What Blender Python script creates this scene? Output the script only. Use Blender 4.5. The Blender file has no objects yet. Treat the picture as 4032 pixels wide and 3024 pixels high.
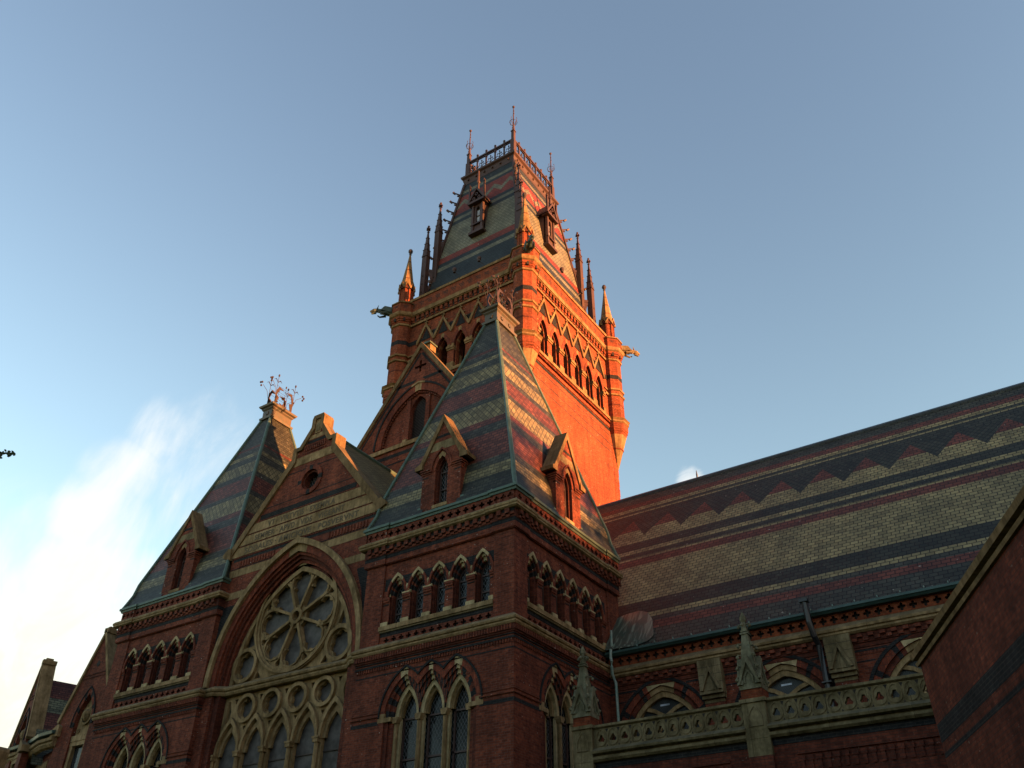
import bpy, math, random
from mathutils import Vector, Matrix
from mathutils.geometry import tessellate_polygon
R = math.radians
random.seed(7)
S = bpy.context.scene
COL = S.collection

# ------------------------------------------------------------------ camera
F_PX, PITCH, YAW, ROLL = 3423.6, 35.571, 33.864, 0.321
CAM = Vector((15.081, -22.661, 1.6))
_p, _y, _r = R(PITCH), R(YAW), R(ROLL)
FWD = Vector((-math.sin(_y)*math.cos(_p), math.cos(_y)*math.cos(_p), math.sin(_p)))
_rt = Vector((math.cos(_y), math.sin(_y), 0)); _up = _rt.cross(FWD)
RT = _rt*math.cos(_r) + _up*math.sin(_r); UP = _up*math.cos(_r) - _rt*math.sin(_r)
cd = bpy.data.cameras.new('camera'); cam = bpy.data.objects.new('camera', cd); COL.objects.link(cam)
cd.sensor_width = 36; cd.lens = F_PX*36/4032; cd.clip_start = .1; cd.clip_end = 6000
M = Matrix((RT, UP, -FWD)).transposed().to_4x4(); M.translation = CAM; cam.matrix_world = M
S.camera = cam

# ------------------------------------------------------------------ light
SUN_EL, SUN_AZ = 5.6, 5.0           # azimuth measured from +X towards +Y
sd = bpy.data.lights.new('sun', 'SUN'); sun = bpy.data.objects.new('sun', sd); COL.objects.link(sun)
sd.energy = 4.7; sd.angle = R(.5); sd.color = (1.0, .40, .135)
sv = Vector((math.cos(R(SUN_AZ))*math.cos(R(SUN_EL)), math.sin(R(SUN_AZ))*math.cos(R(SUN_EL)), math.sin(R(SUN_EL))))
sun.rotation_euler = sv.to_track_quat('Z', 'Y').to_euler()
W = bpy.data.worlds.new('World'); S.world = W; W.use_nodes = True
wn, wl = W.node_tree.nodes, W.node_tree.links
bg = wn['Background']; bg.inputs[1].default_value = .11
sky = wn.new('ShaderNodeTexSky'); sky.sky_type = 'NISHITA'; sky.sun_disc = False
sky.sun_elevation = R(SUN_EL); sky.sun_rotation = R(90-SUN_AZ)
sky.air_density = 1.0; sky.dust_density = .4; sky.ozone_density = 2.0
S.view_settings.view_transform = 'Standard'; S.view_settings.look = 'None'
S.view_settings.gamma = 1; S.view_settings.exposure = 2.2

def pixdir(u, v):
    return (FWD + RT*((u-2016)/F_PX) - UP*((v-1512)/F_PX)).normalized()
def at(u, v, ax, c):                       # a point of the photo on the plane ax = c
    d = FWD + RT*((u-2016)/F_PX) - UP*((v-1512)/F_PX); k = 'xyz'.index(ax)
    return CAM + d*((c-CAM[k])/d[k])

# sky: Nishita plus procedural cloud patches laid out by sky direction
tc = wn.new('ShaderNodeTexCoord')
def wmath(op, a, b=None):
    n = wn.new('ShaderNodeMath'); n.operation = op
    for i, x in enumerate((a, b)):
        if x is None: continue
        if isinstance(x, (int, float)): n.inputs[i].default_value = x
        else: wl.new(x, n.inputs[i])
    return n.outputs[0]
def wdot(vec):
    n = wn.new('ShaderNodeVectorMath'); n.operation = 'DOT_PRODUCT'
    wl.new(tc.outputs['Generated'], n.inputs[0]); n.inputs[1].default_value = vec
    return n.outputs['Value']
def wramp(x, a, b):
    n = wn.new('ShaderNodeMapRange'); n.interpolation_type = 'SMOOTHSTEP'
    wl.new(x, n.inputs[0]); n.inputs[1].default_value = a; n.inputs[2].default_value = b
    return n.outputs[0]
def wnoise(scale, detail, rough, stretch=(1, 1, 1), dist=0.0):
    mp = wn.new('ShaderNodeMapping'); wl.new(tc.outputs['Generated'], mp.inputs[0]); mp.inputs['Scale'].default_value = stretch
    mp.inputs['Rotation'].default_value = (R(20), R(35), R(10))
    n = wn.new('ShaderNodeTexNoise'); wl.new(mp.outputs[0], n.inputs['Vector'])
    n.inputs['Scale'].default_value = scale; n.inputs['Detail'].default_value = detail
    n.inputs['Roughness'].default_value = rough; n.inputs['Distortion'].default_value = dist
    return n.outputs[0]
def blob(u, v, rad, soft):                 # angular radius in degrees
    return wramp(wdot(pixdir(u, v)), math.cos(R(rad+soft)), math.cos(R(max(rad-soft, 0))))
mass = None
for (u, v, r_, s_, k_) in ((40, 2990, 4.0, 7.0, 1.05), (270, 2600, 2.0, 5.0, .92), (350, 2300, 1.0, 4.2, .80), (400, 2060, .5, 3.8, .72), (480, 1880, .2, 3.2, .62), (640, 1710, .1, 3.0, .46),
                       (-900, 2950, 10.0, 7.0, 1.0), (170, 2060, .2, 3.0, .36), (860, 1740, .8, 4.0, .42), (760, 1930, 1.0, 4.6, .44), (0, 2750, 6.0, 11.0, .42)):
    b = wmath('MULTIPLY', blob(u, v, r_, s_), k_)
    mass = b if mass is None else wmath('MAXIMUM', mass, b)
def streak(p, q, k1, k2, sc, detail):       # noise drawn out along the line p -> q of the sky
    A_ = (pixdir(*q)-pixdir(*p)).normalized(); C_ = pixdir(*p); B_ = A_.cross(C_).normalized()
    cx = wn.new('ShaderNodeCombineXYZ')
    for i, (v_, k_) in enumerate(((A_, k1), (B_, k2), (C_, k2))): wl.new(wmath('MULTIPLY', wdot(tuple(v_)), k_), cx.inputs[i])
    n = wn.new('ShaderNodeTexNoise'); wl.new(cx.outputs[0], n.inputs['Vector']); n.inputs['Scale'].default_value = sc
    n.inputs['Detail'].default_value = detail; n.inputs['Roughness'].default_value = .62; n.inputs['Distortion'].default_value = .7
    return n.outputs[0]
nz = streak((150, 2500), (700, 1600), 5.0, 11.0, 1.0, 9)
nzf = streak((150, 2500), (700, 1600), 12.0, 34.0, 1.0, 6)
nn_ = wmath('ADD', wmath('MULTIPLY', wmath('SUBTRACT', nz, .5), 2.0), wmath('MULTIPLY', wmath('SUBTRACT', nzf, .5), .7))
dens = wmath('MULTIPLY', wramp(wmath('ADD', wmath('MULTIPLY', mass, 1.05), nn_), .02, 1.25), wramp(mass, .0, .5))
small = blob(2715, 1885, .1, 1.25)
nz3 = streak((2560, 1905), (2900, 1800), 9.0, 46.0, 1.0, 8)
sm = wmath('MULTIPLY', wramp(wmath('ADD', small, wmath('MULTIPLY', wmath('SUBTRACT', nz3, .5), 2.4)), .25, 1.5), wramp(small, .05, .9))
dens = wmath('MAXIMUM', dens, wmath('MULTIPLY', sm, .85))
hz = wdot((0, 0, 1))
warm = wramp(hz, math.sin(R(34)), math.sin(R(12)))
ccol = wn.new('ShaderNodeMix'); ccol.data_type = 'RGBA'
wl.new(warm, ccol.inputs[0]); ccol.inputs[6].default_value = (2.05, 2.10, 2.12, 1); ccol.inputs[7].default_value = (2.25, 2.13, 1.72, 1)
# the clear sky: Nishita, paler towards the horizon
tint = wn.new('ShaderNodeMix'); tint.data_type = 'RGBA'; tint.blend_type = 'MULTIPLY'; tint.inputs[0].default_value = 1
tg = wn.new('ShaderNodeMix'); tg.data_type = 'RGBA'; wl.new(wramp(hz, math.sin(R(62)), math.sin(R(18))), tg.inputs[0])
tg.inputs[6].default_value = (1.18, .99, .90, 1); tg.inputs[7].default_value = (1.42, 1.22, .98, 1)
sun_dim = wn.new('ShaderNodeMix'); sun_dim.data_type = 'RGBA'      # unseen dull patch added round the low sun to cut its glow
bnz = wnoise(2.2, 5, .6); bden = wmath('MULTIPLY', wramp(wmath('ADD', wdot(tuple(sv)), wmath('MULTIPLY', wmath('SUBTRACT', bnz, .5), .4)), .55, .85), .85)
wl.new(bden, sun_dim.inputs[0]); wl.new(sky.outputs[0], sun_dim.inputs[6]); sun_dim.inputs[7].default_value = (.75, .68, .72, 1)
wl.new(sun_dim.outputs[2], tint.inputs[6]); wl.new(tg.outputs[2], tint.inputs[7])
hs = wn.new('ShaderNodeHueSaturation'); hs.inputs['Saturation'].default_value = .90; wl.new(tint.outputs[2], hs.inputs['Color'])
cmix = wn.new('ShaderNodeMix'); cmix.data_type = 'RGBA'
wl.new(dens, cmix.inputs[0]); wl.new(hs.outputs[0], cmix.inputs[6]); wl.new(ccol.outputs[2], cmix.inputs[7])
wl.new(cmix.outputs[2], bg.inputs[0])
S.cycles.max_bounces = 6; S.cycles.diffuse_bounces = 4; S.cycles.caustics_reflective = False; S.cycles.caustics_refractive = False

# ------------------------------------------------------------------ materials
MATS = {}
def _new(name):
    m = bpy.data.materials.new(name); m.use_nodes = True; MATS[name] = m
    return m, m.node_tree.nodes, m.node_tree.links, m.node_tree.nodes['Principled BSDF']
class NB:                                   # small node helper
    def __init__(s, n, l): s.n, s.l = n, l
    def put(s, x, sock):
        if x is None: return
        if hasattr(x, 'links'): s.l.new(x, sock)
        else: sock.default_value = x
    def math(s, op, a, b=None, c=None):
        q = s.n.new('ShaderNodeMath'); q.operation = op
        s.put(a, q.inputs[0]); s.put(b, q.inputs[1]); s.put(c, q.inputs[2]); return q.outputs[0]
    def vm(s, op, a, b=None):
        q = s.n.new('ShaderNodeVectorMath'); q.operation = op
        s.put(a, q.inputs[0]); s.put(b, q.inputs[1]); return q.outputs['Value'] if op == 'DOT_PRODUCT' else q.outputs[0]
    def mix(s, f, a, b, bt='MIX'):
        q = s.n.new('ShaderNodeMix'); q.data_type = 'RGBA'; q.blend_type = bt
        s.put(f, q.inputs[0]); s.put(a, q.inputs[6]); s.put(b, q.inputs[7]); return q.outputs[2]
    def noise(s, vec, sc, det=4, ro=.55):
        q = s.n.new('ShaderNodeTexNoise'); s.put(vec, q.inputs['Vector']); q.inputs['Scale'].default_value = sc
        q.inputs['Detail'].default_value = det; q.inputs['Roughness'].default_value = ro; return q.outputs[0]
    def rng(s, x, a, b, c=0., d=1.):
        q = s.n.new('ShaderNodeMapRange'); s.put(x, q.inputs[0])
        for i, k in enumerate((a, b, c, d)): q.inputs[i+1].default_value = k
        return q.outputs[0]
    def xyz(s, x, y, z=0.):
        q = s.n.new('ShaderNodeCombineXYZ'); s.put(x, q.inputs[0]); s.put(y, q.inputs[1]); s.put(z, q.inputs[2]); return q.outputs[0]
    def sep(s, v):
        q = s.n.new('ShaderNodeSeparateXYZ'); s.l.new(v, q.inputs[0]); return q.outputs
    def surf(s):                            # metric coordinates along any wall or slope: (tangent, up-slope)
        g = s.n.new('ShaderNodeNewGeometry'); P, N = g.outputs['Position'], g.outputs['True Normal']
        t = s.vm('CROSS_PRODUCT', (0, 0, 1), N)
        t = s.vm('NORMALIZE', s.vm('ADD', t, (1e-5, 0, 0)))
        b = s.vm('CROSS_PRODUCT', N, t)
        return s.xyz(s.vm('DOT_PRODUCT', P, t), s.vm('DOT_PRODUCT', P, b)), P, N
    def brick(s, vec, w, h, mort, c1, c2, cm, off=.5):
        q = s.n.new('ShaderNodeTexBrick'); s.put(vec, q.inputs['Vector']); q.inputs['Scale'].default_value = 1
        q.inputs['Brick Width'].default_value = w; q.inputs['Row Height'].default_value = h
        q.inputs['Mortar Size'].default_value = mort; q.inputs['Mortar Smooth'].default_value = .1; q.offset = off
        s.put(c1, q.inputs['Color1']); s.put(c2, q.inputs['Color2']); s.put(cm, q.inputs['Mortar']); return q
def bump(nb, bs, h, d, st=.6):
    q = nb.n.new('ShaderNodeBump'); q.inputs['Strength'].default_value = st; q.inputs['Distance'].default_value = d
    nb.l.new(h, q.inputs['Height']); nb.l.new(q.outputs[0], bs.inputs['Normal'])
def C4(c): return (c[0], c[1], c[2], 1)
def brick_mat(name, c1, c2, cm, w=.215, h=.075, mort=.008, speck=0.0, rough=.85, stain=.5):
    m, n, l, bs = _new(name); nb = NB(n, l); uv, P, N = nb.surf()
    b = nb.brick(uv, w, h, mort, C4(c1), C4(c2), C4(cm))
    v = nb.noise(P, .55, 6, .65); col = nb.mix(nb.rng(v, .35, .7), b.outputs[0], C4([x*stain for x in c1]), 'MIX') if 0 else b.outputs[0]
    col = nb.mix(1., col, nb.mix(nb.rng(v, .3, .72), (1.3, 1.22, 1.15, 1), (.58, .56, .56, 1)), 'MULTIPLY')
    v2 = nb.noise(P, 9., 3, .6)
    col = nb.mix(1., col, nb.mix(nb.rng(v2, .3, .7), (1.35, 1.32, 1.3, 1), (.66, .66, .68, 1)), 'MULTIPLY')
    q_ = nb.sep(uv); vs_ = nb.noise(nb.xyz(nb.math('MULTIPLY', q_[0], 2.6), nb.math('MULTIPLY', q_[1], .22)), 1., 5, .7)
    col = nb.mix(1., col, nb.mix(nb.rng(vs_, .38, .68), (1.12, 1.12, 1.12, 1), (.68, .66, .66, 1)), 'MULTIPLY')
    if speck:
        v3 = nb.noise(P, 13., 2, .5); ar = nb.noise(P, .8, 2)
        f = nb.math('MULTIPLY', nb.rng(v3, .70, .74), nb.rng(ar, .45, .6, 0, speck)); col = nb.mix(f, col, (.62, .55, .48, 1))
    l.new(col, bs.inputs['Base Color']); bs.inputs['Roughness'].default_value = rough; bs.inputs['Specular IOR Level'].default_value = .15
    bump(nb, bs, b.outputs['Fac'], -.008)
    return m
RED1, RED2 = (.205, .053, .027), (.105, .028, .016)
brick_mat('brick', RED1, RED2, (.13, .06, .045), speck=.9)
brick_mat('brick_tower', (.25, .060, .025), (.15, .036, .016), (.22, .09, .05), speck=.8)
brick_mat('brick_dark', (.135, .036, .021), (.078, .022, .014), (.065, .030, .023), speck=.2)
brick_mat('brick_orange', (.23, .060, .024), (.15, .036, .016), (.16, .06, .03), speck=.2)
brick_mat('brick_black', (.012, .014, .016), (.020, .022, .025), (.04, .038, .036))
brick_mat('voussoir', (.23, .058, .030), (.15, .036, .022), (.085, .042, .03), w=.075, h=.24)
def stone_mat(name, c, dirt=.55, sc=1.0, joint=True, rough=.9, cool=(.88, .84, .72)):
    m, n, l, bs = _new(name); nb = NB(n, l); uv, P, N = nb.surf()
    v = nb.noise(P, 1.1*sc, 7, .68); v2 = nb.noise(P, 6*sc, 5, .6)
    col = nb.mix(nb.rng(v, .38, .68), C4(c), C4([c[i]*dirt*cool[i] for i in range(3)]))
    col = nb.mix(1., col, nb.mix(nb.rng(v2, .3, .7), (1.15, 1.15, 1.15, 1), (.75, .75, .75, 1)), 'MULTIPLY')
    if joint:
        b = nb.brick(uv, 1.05, 9.9, .006, (1, 1, 1, 1), (.82, .84, .85, 1), (.35, .33, .3, 1)); col = nb.mix(1., col, b.outputs[0], 'MULTIPLY')
    q_ = nb.sep(uv); vs_ = nb.noise(nb.xyz(nb.math('MULTIPLY', q_[0], 3.5), nb.math('MULTIPLY', q_[1], .5)), 1., 5, .7)
    col = nb.mix(1., col, nb.mix(nb.rng(vs_, .4, .66), (1.1, 1.1, 1.1, 1), (.55, .54, .50, 1)), 'MULTIPLY')
    # soot lying on upward faces
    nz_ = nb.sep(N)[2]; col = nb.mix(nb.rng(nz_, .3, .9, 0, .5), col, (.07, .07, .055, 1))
    l.new(col, bs.inputs['Base Color']); bs.inputs['Roughness'].default_value = rough; bs.inputs['Specular IOR Level'].default_value = .15
    bump(nb, bs, v2, .01, .3); return m
stone_mat('cream', (.37, .248, .128))
stone_mat('cream_clean', (.50, .39, .225), .75, joint=False)
stone_mat('cream_tower', (.30, .188, .09), .8)
stone_mat('coping_stone', (.23, .148, .074), .65)
stone_mat('cream_grimy', (.27, .205, .115), .5)
stone_mat('grey_stone', (.235, .183, .10), .5, 1.6)
stone_mat('pinnacle_stone', (.22, .205, .135), .6, 2.0, joint=False)
stone_mat('tracery', (.37, .248, .126), .6, .8)
def slate_mat(name, z0, z1, bands, w=.26, h=.155, dia=(), zig=None, joint=.30, var=(1.45, .58), tall=None, rough=.55, rust=None):
    """bands: [(z_top, colour)] from low to high; dia: z ranges laid as diamonds"""
    m, n, l, bs = _new(name); nb = NB(n, l); uv, P, N = nb.surf(); px, py, pz = nb.sep(P)
    t = nb.rng(pz, z0, z1)
    def ramp(stops):
        q = n.new('ShaderNodeValToRGB'); q.color_ramp.interpolation = 'CONSTANT'; l.new(t, q.inputs[0]); e = q.color_ramp.elements
        e[0].position = 0; e[0].color = C4(stops[0][1]); zz = stops[0][0]; e.remove(e[1])
        for zt, c in stops[1:]:
            k = e.new(max(0, min(1, (zz-z0)/(z1-z0)))); k.color = C4(c); zz = zt
        return q.outputs[0]
    col = ramp(bands)
    if zig:                                 # zigzag of dark diamonds with red triangles (great hall)
        zt, zb, x0, pitch, cd_, cr_, co_, zr = zig
        f = nb.math('ABSOLUTE', nb.math('SUBTRACT', nb.math('FRACT', nb.math('DIVIDE', nb.math('SUBTRACT', px, x0), pitch)), .5))
        f = nb.math('MULTIPLY', f, 2.)      # 1 at x0+k*pitch (red peak), 0 between (dark tip)
        edge = nb.math('ADD', zb, nb.math('MULTIPLY', f, zt-zb))
        below = nb.math('LESS_THAN', pz, edge); isred = nb.math('GREATER_THAN', pz, zr)
        inb = nb.math('MULTIPLY', below, nb.math('MULTIPLY', isred, nb.math('LESS_THAN', pz, zt+.001)))
        up = nb.math('MULTIPLY', nb.math('LESS_THAN', pz, zr), below)
        band = nb.math('MULTIPLY', nb.math('GREATER_THAN', pz, zb), nb.math('LESS_THAN', pz, zt))
        dark = nb.math('MULTIPLY', band, nb.math('SUBTRACT', 1., below))
        col = nb.mix(dark, col, C4(cd_)); col = nb.mix(nb.math('MULTIPLY', band, inb), col, C4(cr_)); col = nb.mix(nb.math('MULTIPLY', band, up), col, C4(co_))
        dmask = dark
    if tall:                                # stepped pale zigzag ribbon (tower roof)
        zc, amp, per, thick, cc = tall
        us = nb.sep(uv)[0]; us = nb.math('MULTIPLY', nb.math('FLOOR', nb.math('DIVIDE', us, .14)), .14)
        w_ = nb.math('PINGPONG', us, per); zz_ = nb.math('ADD', zc-amp, nb.math('MULTIPLY', w_, 2*amp/per))
        k = nb.math('LESS_THAN', nb.math('ABSOLUTE', nb.math('SUBTRACT', pz, zz_)), thick); col = nb.mix(k, col, C4(cc))
    b1 = nb.brick(uv, w, h, .017, C4([var[0]]*3), C4([var[1]]*3), C4([joint]*3))
    tex = b1.outputs[0]; hgt = b1.outputs['Fac']
    if dia or zig:
        sx = nb.sep(uv); a = nb.math('MULTIPLY', nb.math('ADD', sx[0], nb.math('MULTIPLY', sx[1], .8)), .7); c = nb.math('MULTIPLY', nb.math('SUBTRACT', nb.math('MULTIPLY', sx[1], .8), sx[0]), .7)
        b2 = nb.brick(nb.xyz(a, c), .175, .175, .014, C4([var[0]]*3), C4([var[1]]*3), C4([joint]*3), off=0)
        mk = dmask if zig else None
        if dia:
            st = []; zprev = z0
            for (a0, a1) in dia: st += [(a0, (0, 0, 0)), (a1, (1, 1, 1))]
            st.append((z1, (0, 0, 0))); mk = ramp(st)
        tex = nb.mix(mk, tex, b2.outputs[0])
    col = nb.mix(1., col, tex, 'MULTIPLY')
    v = nb.noise(P, .9, 6, .65); col = nb.mix(1., col, nb.mix(nb.rng(v, .3, .7), (1.3, 1.27, 1.2, 1), (.62, .63, .64, 1)), 'MULTIPLY')
    v3 = nb.noise(P, 7, 2, .5); col = nb.mix(nb.rng(v3, .745, .76, 0, .55), col, (.42, .40, .34, 1))
    l.new(col, bs.inputs['Base Color']); bs.inputs['Roughness'].default_value = rough; bs.inputs['Specular IOR Level'].default_value = .25
    bump(nb, bs, hgt, -.012, .7)
    return m
GRY, GRY2, OLV, RSL = (.042, .0425, .033), (.027, .0275, .0205), (.20, .163, .082), (.110, .033, .022)
OLP = (.155, .130, .068)
slate_mat('slate_pavilion', 16.5, 28.0, [(17.45, GRY2), (17.95, OLP), (18.35, GRY), (19.85, RSL), (20.32, GRY), (20.71, RSL), (21.78, OLP), (22.10, GRY),
          (23.10, RSL), (23.45, GRY), (24.26, OLP), (24.68, GRY), (24.95, OLP), (25.38, GRY), (25.54, RSL), (28.1, GRY)], dia=((20.71, 21.78), (23.45, 24.26)))
PAL, DRK, TRD = (.152, .148, .108), (.024, .031, .034), (.18, .036, .023)
slate_mat('slate_tower', 40.0, 53.0, [(42.9, DRK), (43.34, PAL), (43.75, DRK), (44.35, TRD), (47.75, PAL), (48.15, DRK), (48.5, PAL), (48.88, DRK),
          (50.95, TRD), (51.25, DRK), (51.6, PAL), (53.1, DRK)], w=.22, h=.14, dia=((44.35, 47.75),), tall=(49.95, .34, .68, .25, PAL), joint=.42, var=(1.25, .82))
def hall_z(s): return 12.29 + s*(22.74-12.29)
slate_mat('slate_hall', 12.0, 23.0, [(hall_z(a), c) for a, c in ((.080, GRY), (.118, RSL), (.144, GRY), (.167, OLV), (.238, GRY2), (.458, OLV), (.503, RSL),
          (.516, OLV), (.544, GRY2), (.571, OLV), (.625, GRY2), (.791, OLV), (.847, GRY2), (.858, OLV), (.874, GRY2), (.899, OLV), (.937, RSL), (1.01, GRY))],
          w=.29, h=.20, zig=(hall_z(.795), hall_z(.668), .69, 1.83, GRY2, RSL, OLV, hall_z(.715)), joint=.13, var=(1.28, .72))
slate_mat('slate_olive', 15, 24, [(24, (.15, .125, .065))], w=.24, h=.10)
slate_mat('slate_grey', 0, 60, [(60, GRY)], w=.24, h=.10)
slate_mat('slate_theatre', 10.5, 17, [(12.6, (.105, .110, .07)), (13.5, RSL), (14.3, (.105, .110, .07)), (15.35, RSL), (15.9, (.105, .110, .07)), (17, RSL)], w=.3, h=.13)
def plain(name, c, rough=.5, metal=0., var=.25, sc=3., c2=None, streak=0):
    m, n, l, bs = _new(name); nb = NB(n, l); uv, P, N = nb.surf()
    v = nb.noise(P, sc, 5, .6)
    col = nb.mix(nb.rng(v, .3, .7), C4([x*(1+var) for x in c]), C4(c2 or [x*(1-var) for x in c]))
    if streak:
        q = nb.sep(uv); vs = nb.noise(nb.xyz(nb.math('MULTIPLY', q[0], 7), nb.math('MULTIPLY', q[1], .5)), 1.0, 4); col = nb.mix(nb.rng(vs, .5, .65, 0, streak), col, (.42, .48, .36, 1))
    l.new(col, bs.inputs['Base Color']); bs.inputs['Roughness'].default_value = rough; bs.inputs['Metallic'].default_value = metal; return m
plain('copper_green', (.060, .100, .076), .6, .1, .3, 4, (.04, .07, .055))
plain('gargoyle_copper', (.040, .066, .050), .6, .1, .4, 5, (.03, .04, .03))
plain('cap_metal', (.085, .054, .034), .5, .1, .3, 4, (.06, .065, .045))
plain('copper_dark', (.035, .075, .07), .5, .1)
plain('copper_streaked', (.07, .055, .04), .4, .3, .4, 2, (.05, .08, .06), streak=.4)
plain('iron_red', (.035, .016, .012), .55, .15)
plain('iron_dark', (.045, .030, .026), .6, .2)
plain('iron_brown', (.055, .024, .017), .6, .1)
plain('lead_grey', (.08, .10, .13), .45, .3)
plain('pipe_pale', (.22, .24, .21), .5, .2, .3, 6, (.10, .20, .17))
plain('timber_brown', (.06, .032, .026), .6)
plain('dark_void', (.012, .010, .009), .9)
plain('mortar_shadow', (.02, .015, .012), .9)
plain('letter_dark', (.10, .072, .04), .9)
plain('lawn', (.05, .09, .025), .95, 0, .4, 1.5)
plain('leaf', (.05, .085, .03), .6, 0, .4, 2)
plain('bark', (.10, .075, .055), .9)
plain('lamp_body', (.07, .05, .04), .4, .3)
plain('pipe_black', (.014, .014, .016), .35)
def glass_mat(name, c, lat=None, rough=.12, cl=(.12, .12, .13)):
    m, n, l, bs = _new(name); nb = NB(n, l); uv, P, N = nb.surf()
    v = nb.noise(P, 2.5, 3); col = nb.mix(nb.rng(v, .35, .65), C4(c), C4([x*.45 for x in c]))
    if lat:                                 # leaded lattice
        q = nb.sep(uv); a = nb.math('ADD', q[0], nb.math('MULTIPLY', q[1], .62)); b = nb.math('SUBTRACT', q[0], nb.math('MULTIPLY', q[1], .62))
        g = None
        for k in (a, b):
            f = nb.math('LESS_THAN', nb.math('ABSOLUTE', nb.math('SUBTRACT', nb.math('FRACT', nb.math('DIVIDE', k, lat)), .5)), .06)
            g = f if g is None else nb.math('MAXIMUM', g, f)
        col = nb.mix(g, col, C4(cl)); l.new(nb.rng(g, 0, 1, rough, .7), bs.inputs['Roughness'])
    else: bs.inputs['Roughness'].default_value = rough
    l.new(col, bs.inputs['Base Color']); bs.inputs['Specular IOR Level'].default_value = .2
    bump(nb, bs, v, .02, .15)
    return m
glass_mat('glass_dark', (.012, .013, .015)); glass_mat('glass_lead', (.010, .013, .012), .13)
glass_mat('glass_screen', (.115, .103, .098), None, .6); glass_mat('glass_stained', (.055, .06, .062), .07, .3, (.02, .02, .02)); glass_mat('glass_pale', (.55, .6, .7), None, .1)

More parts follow.
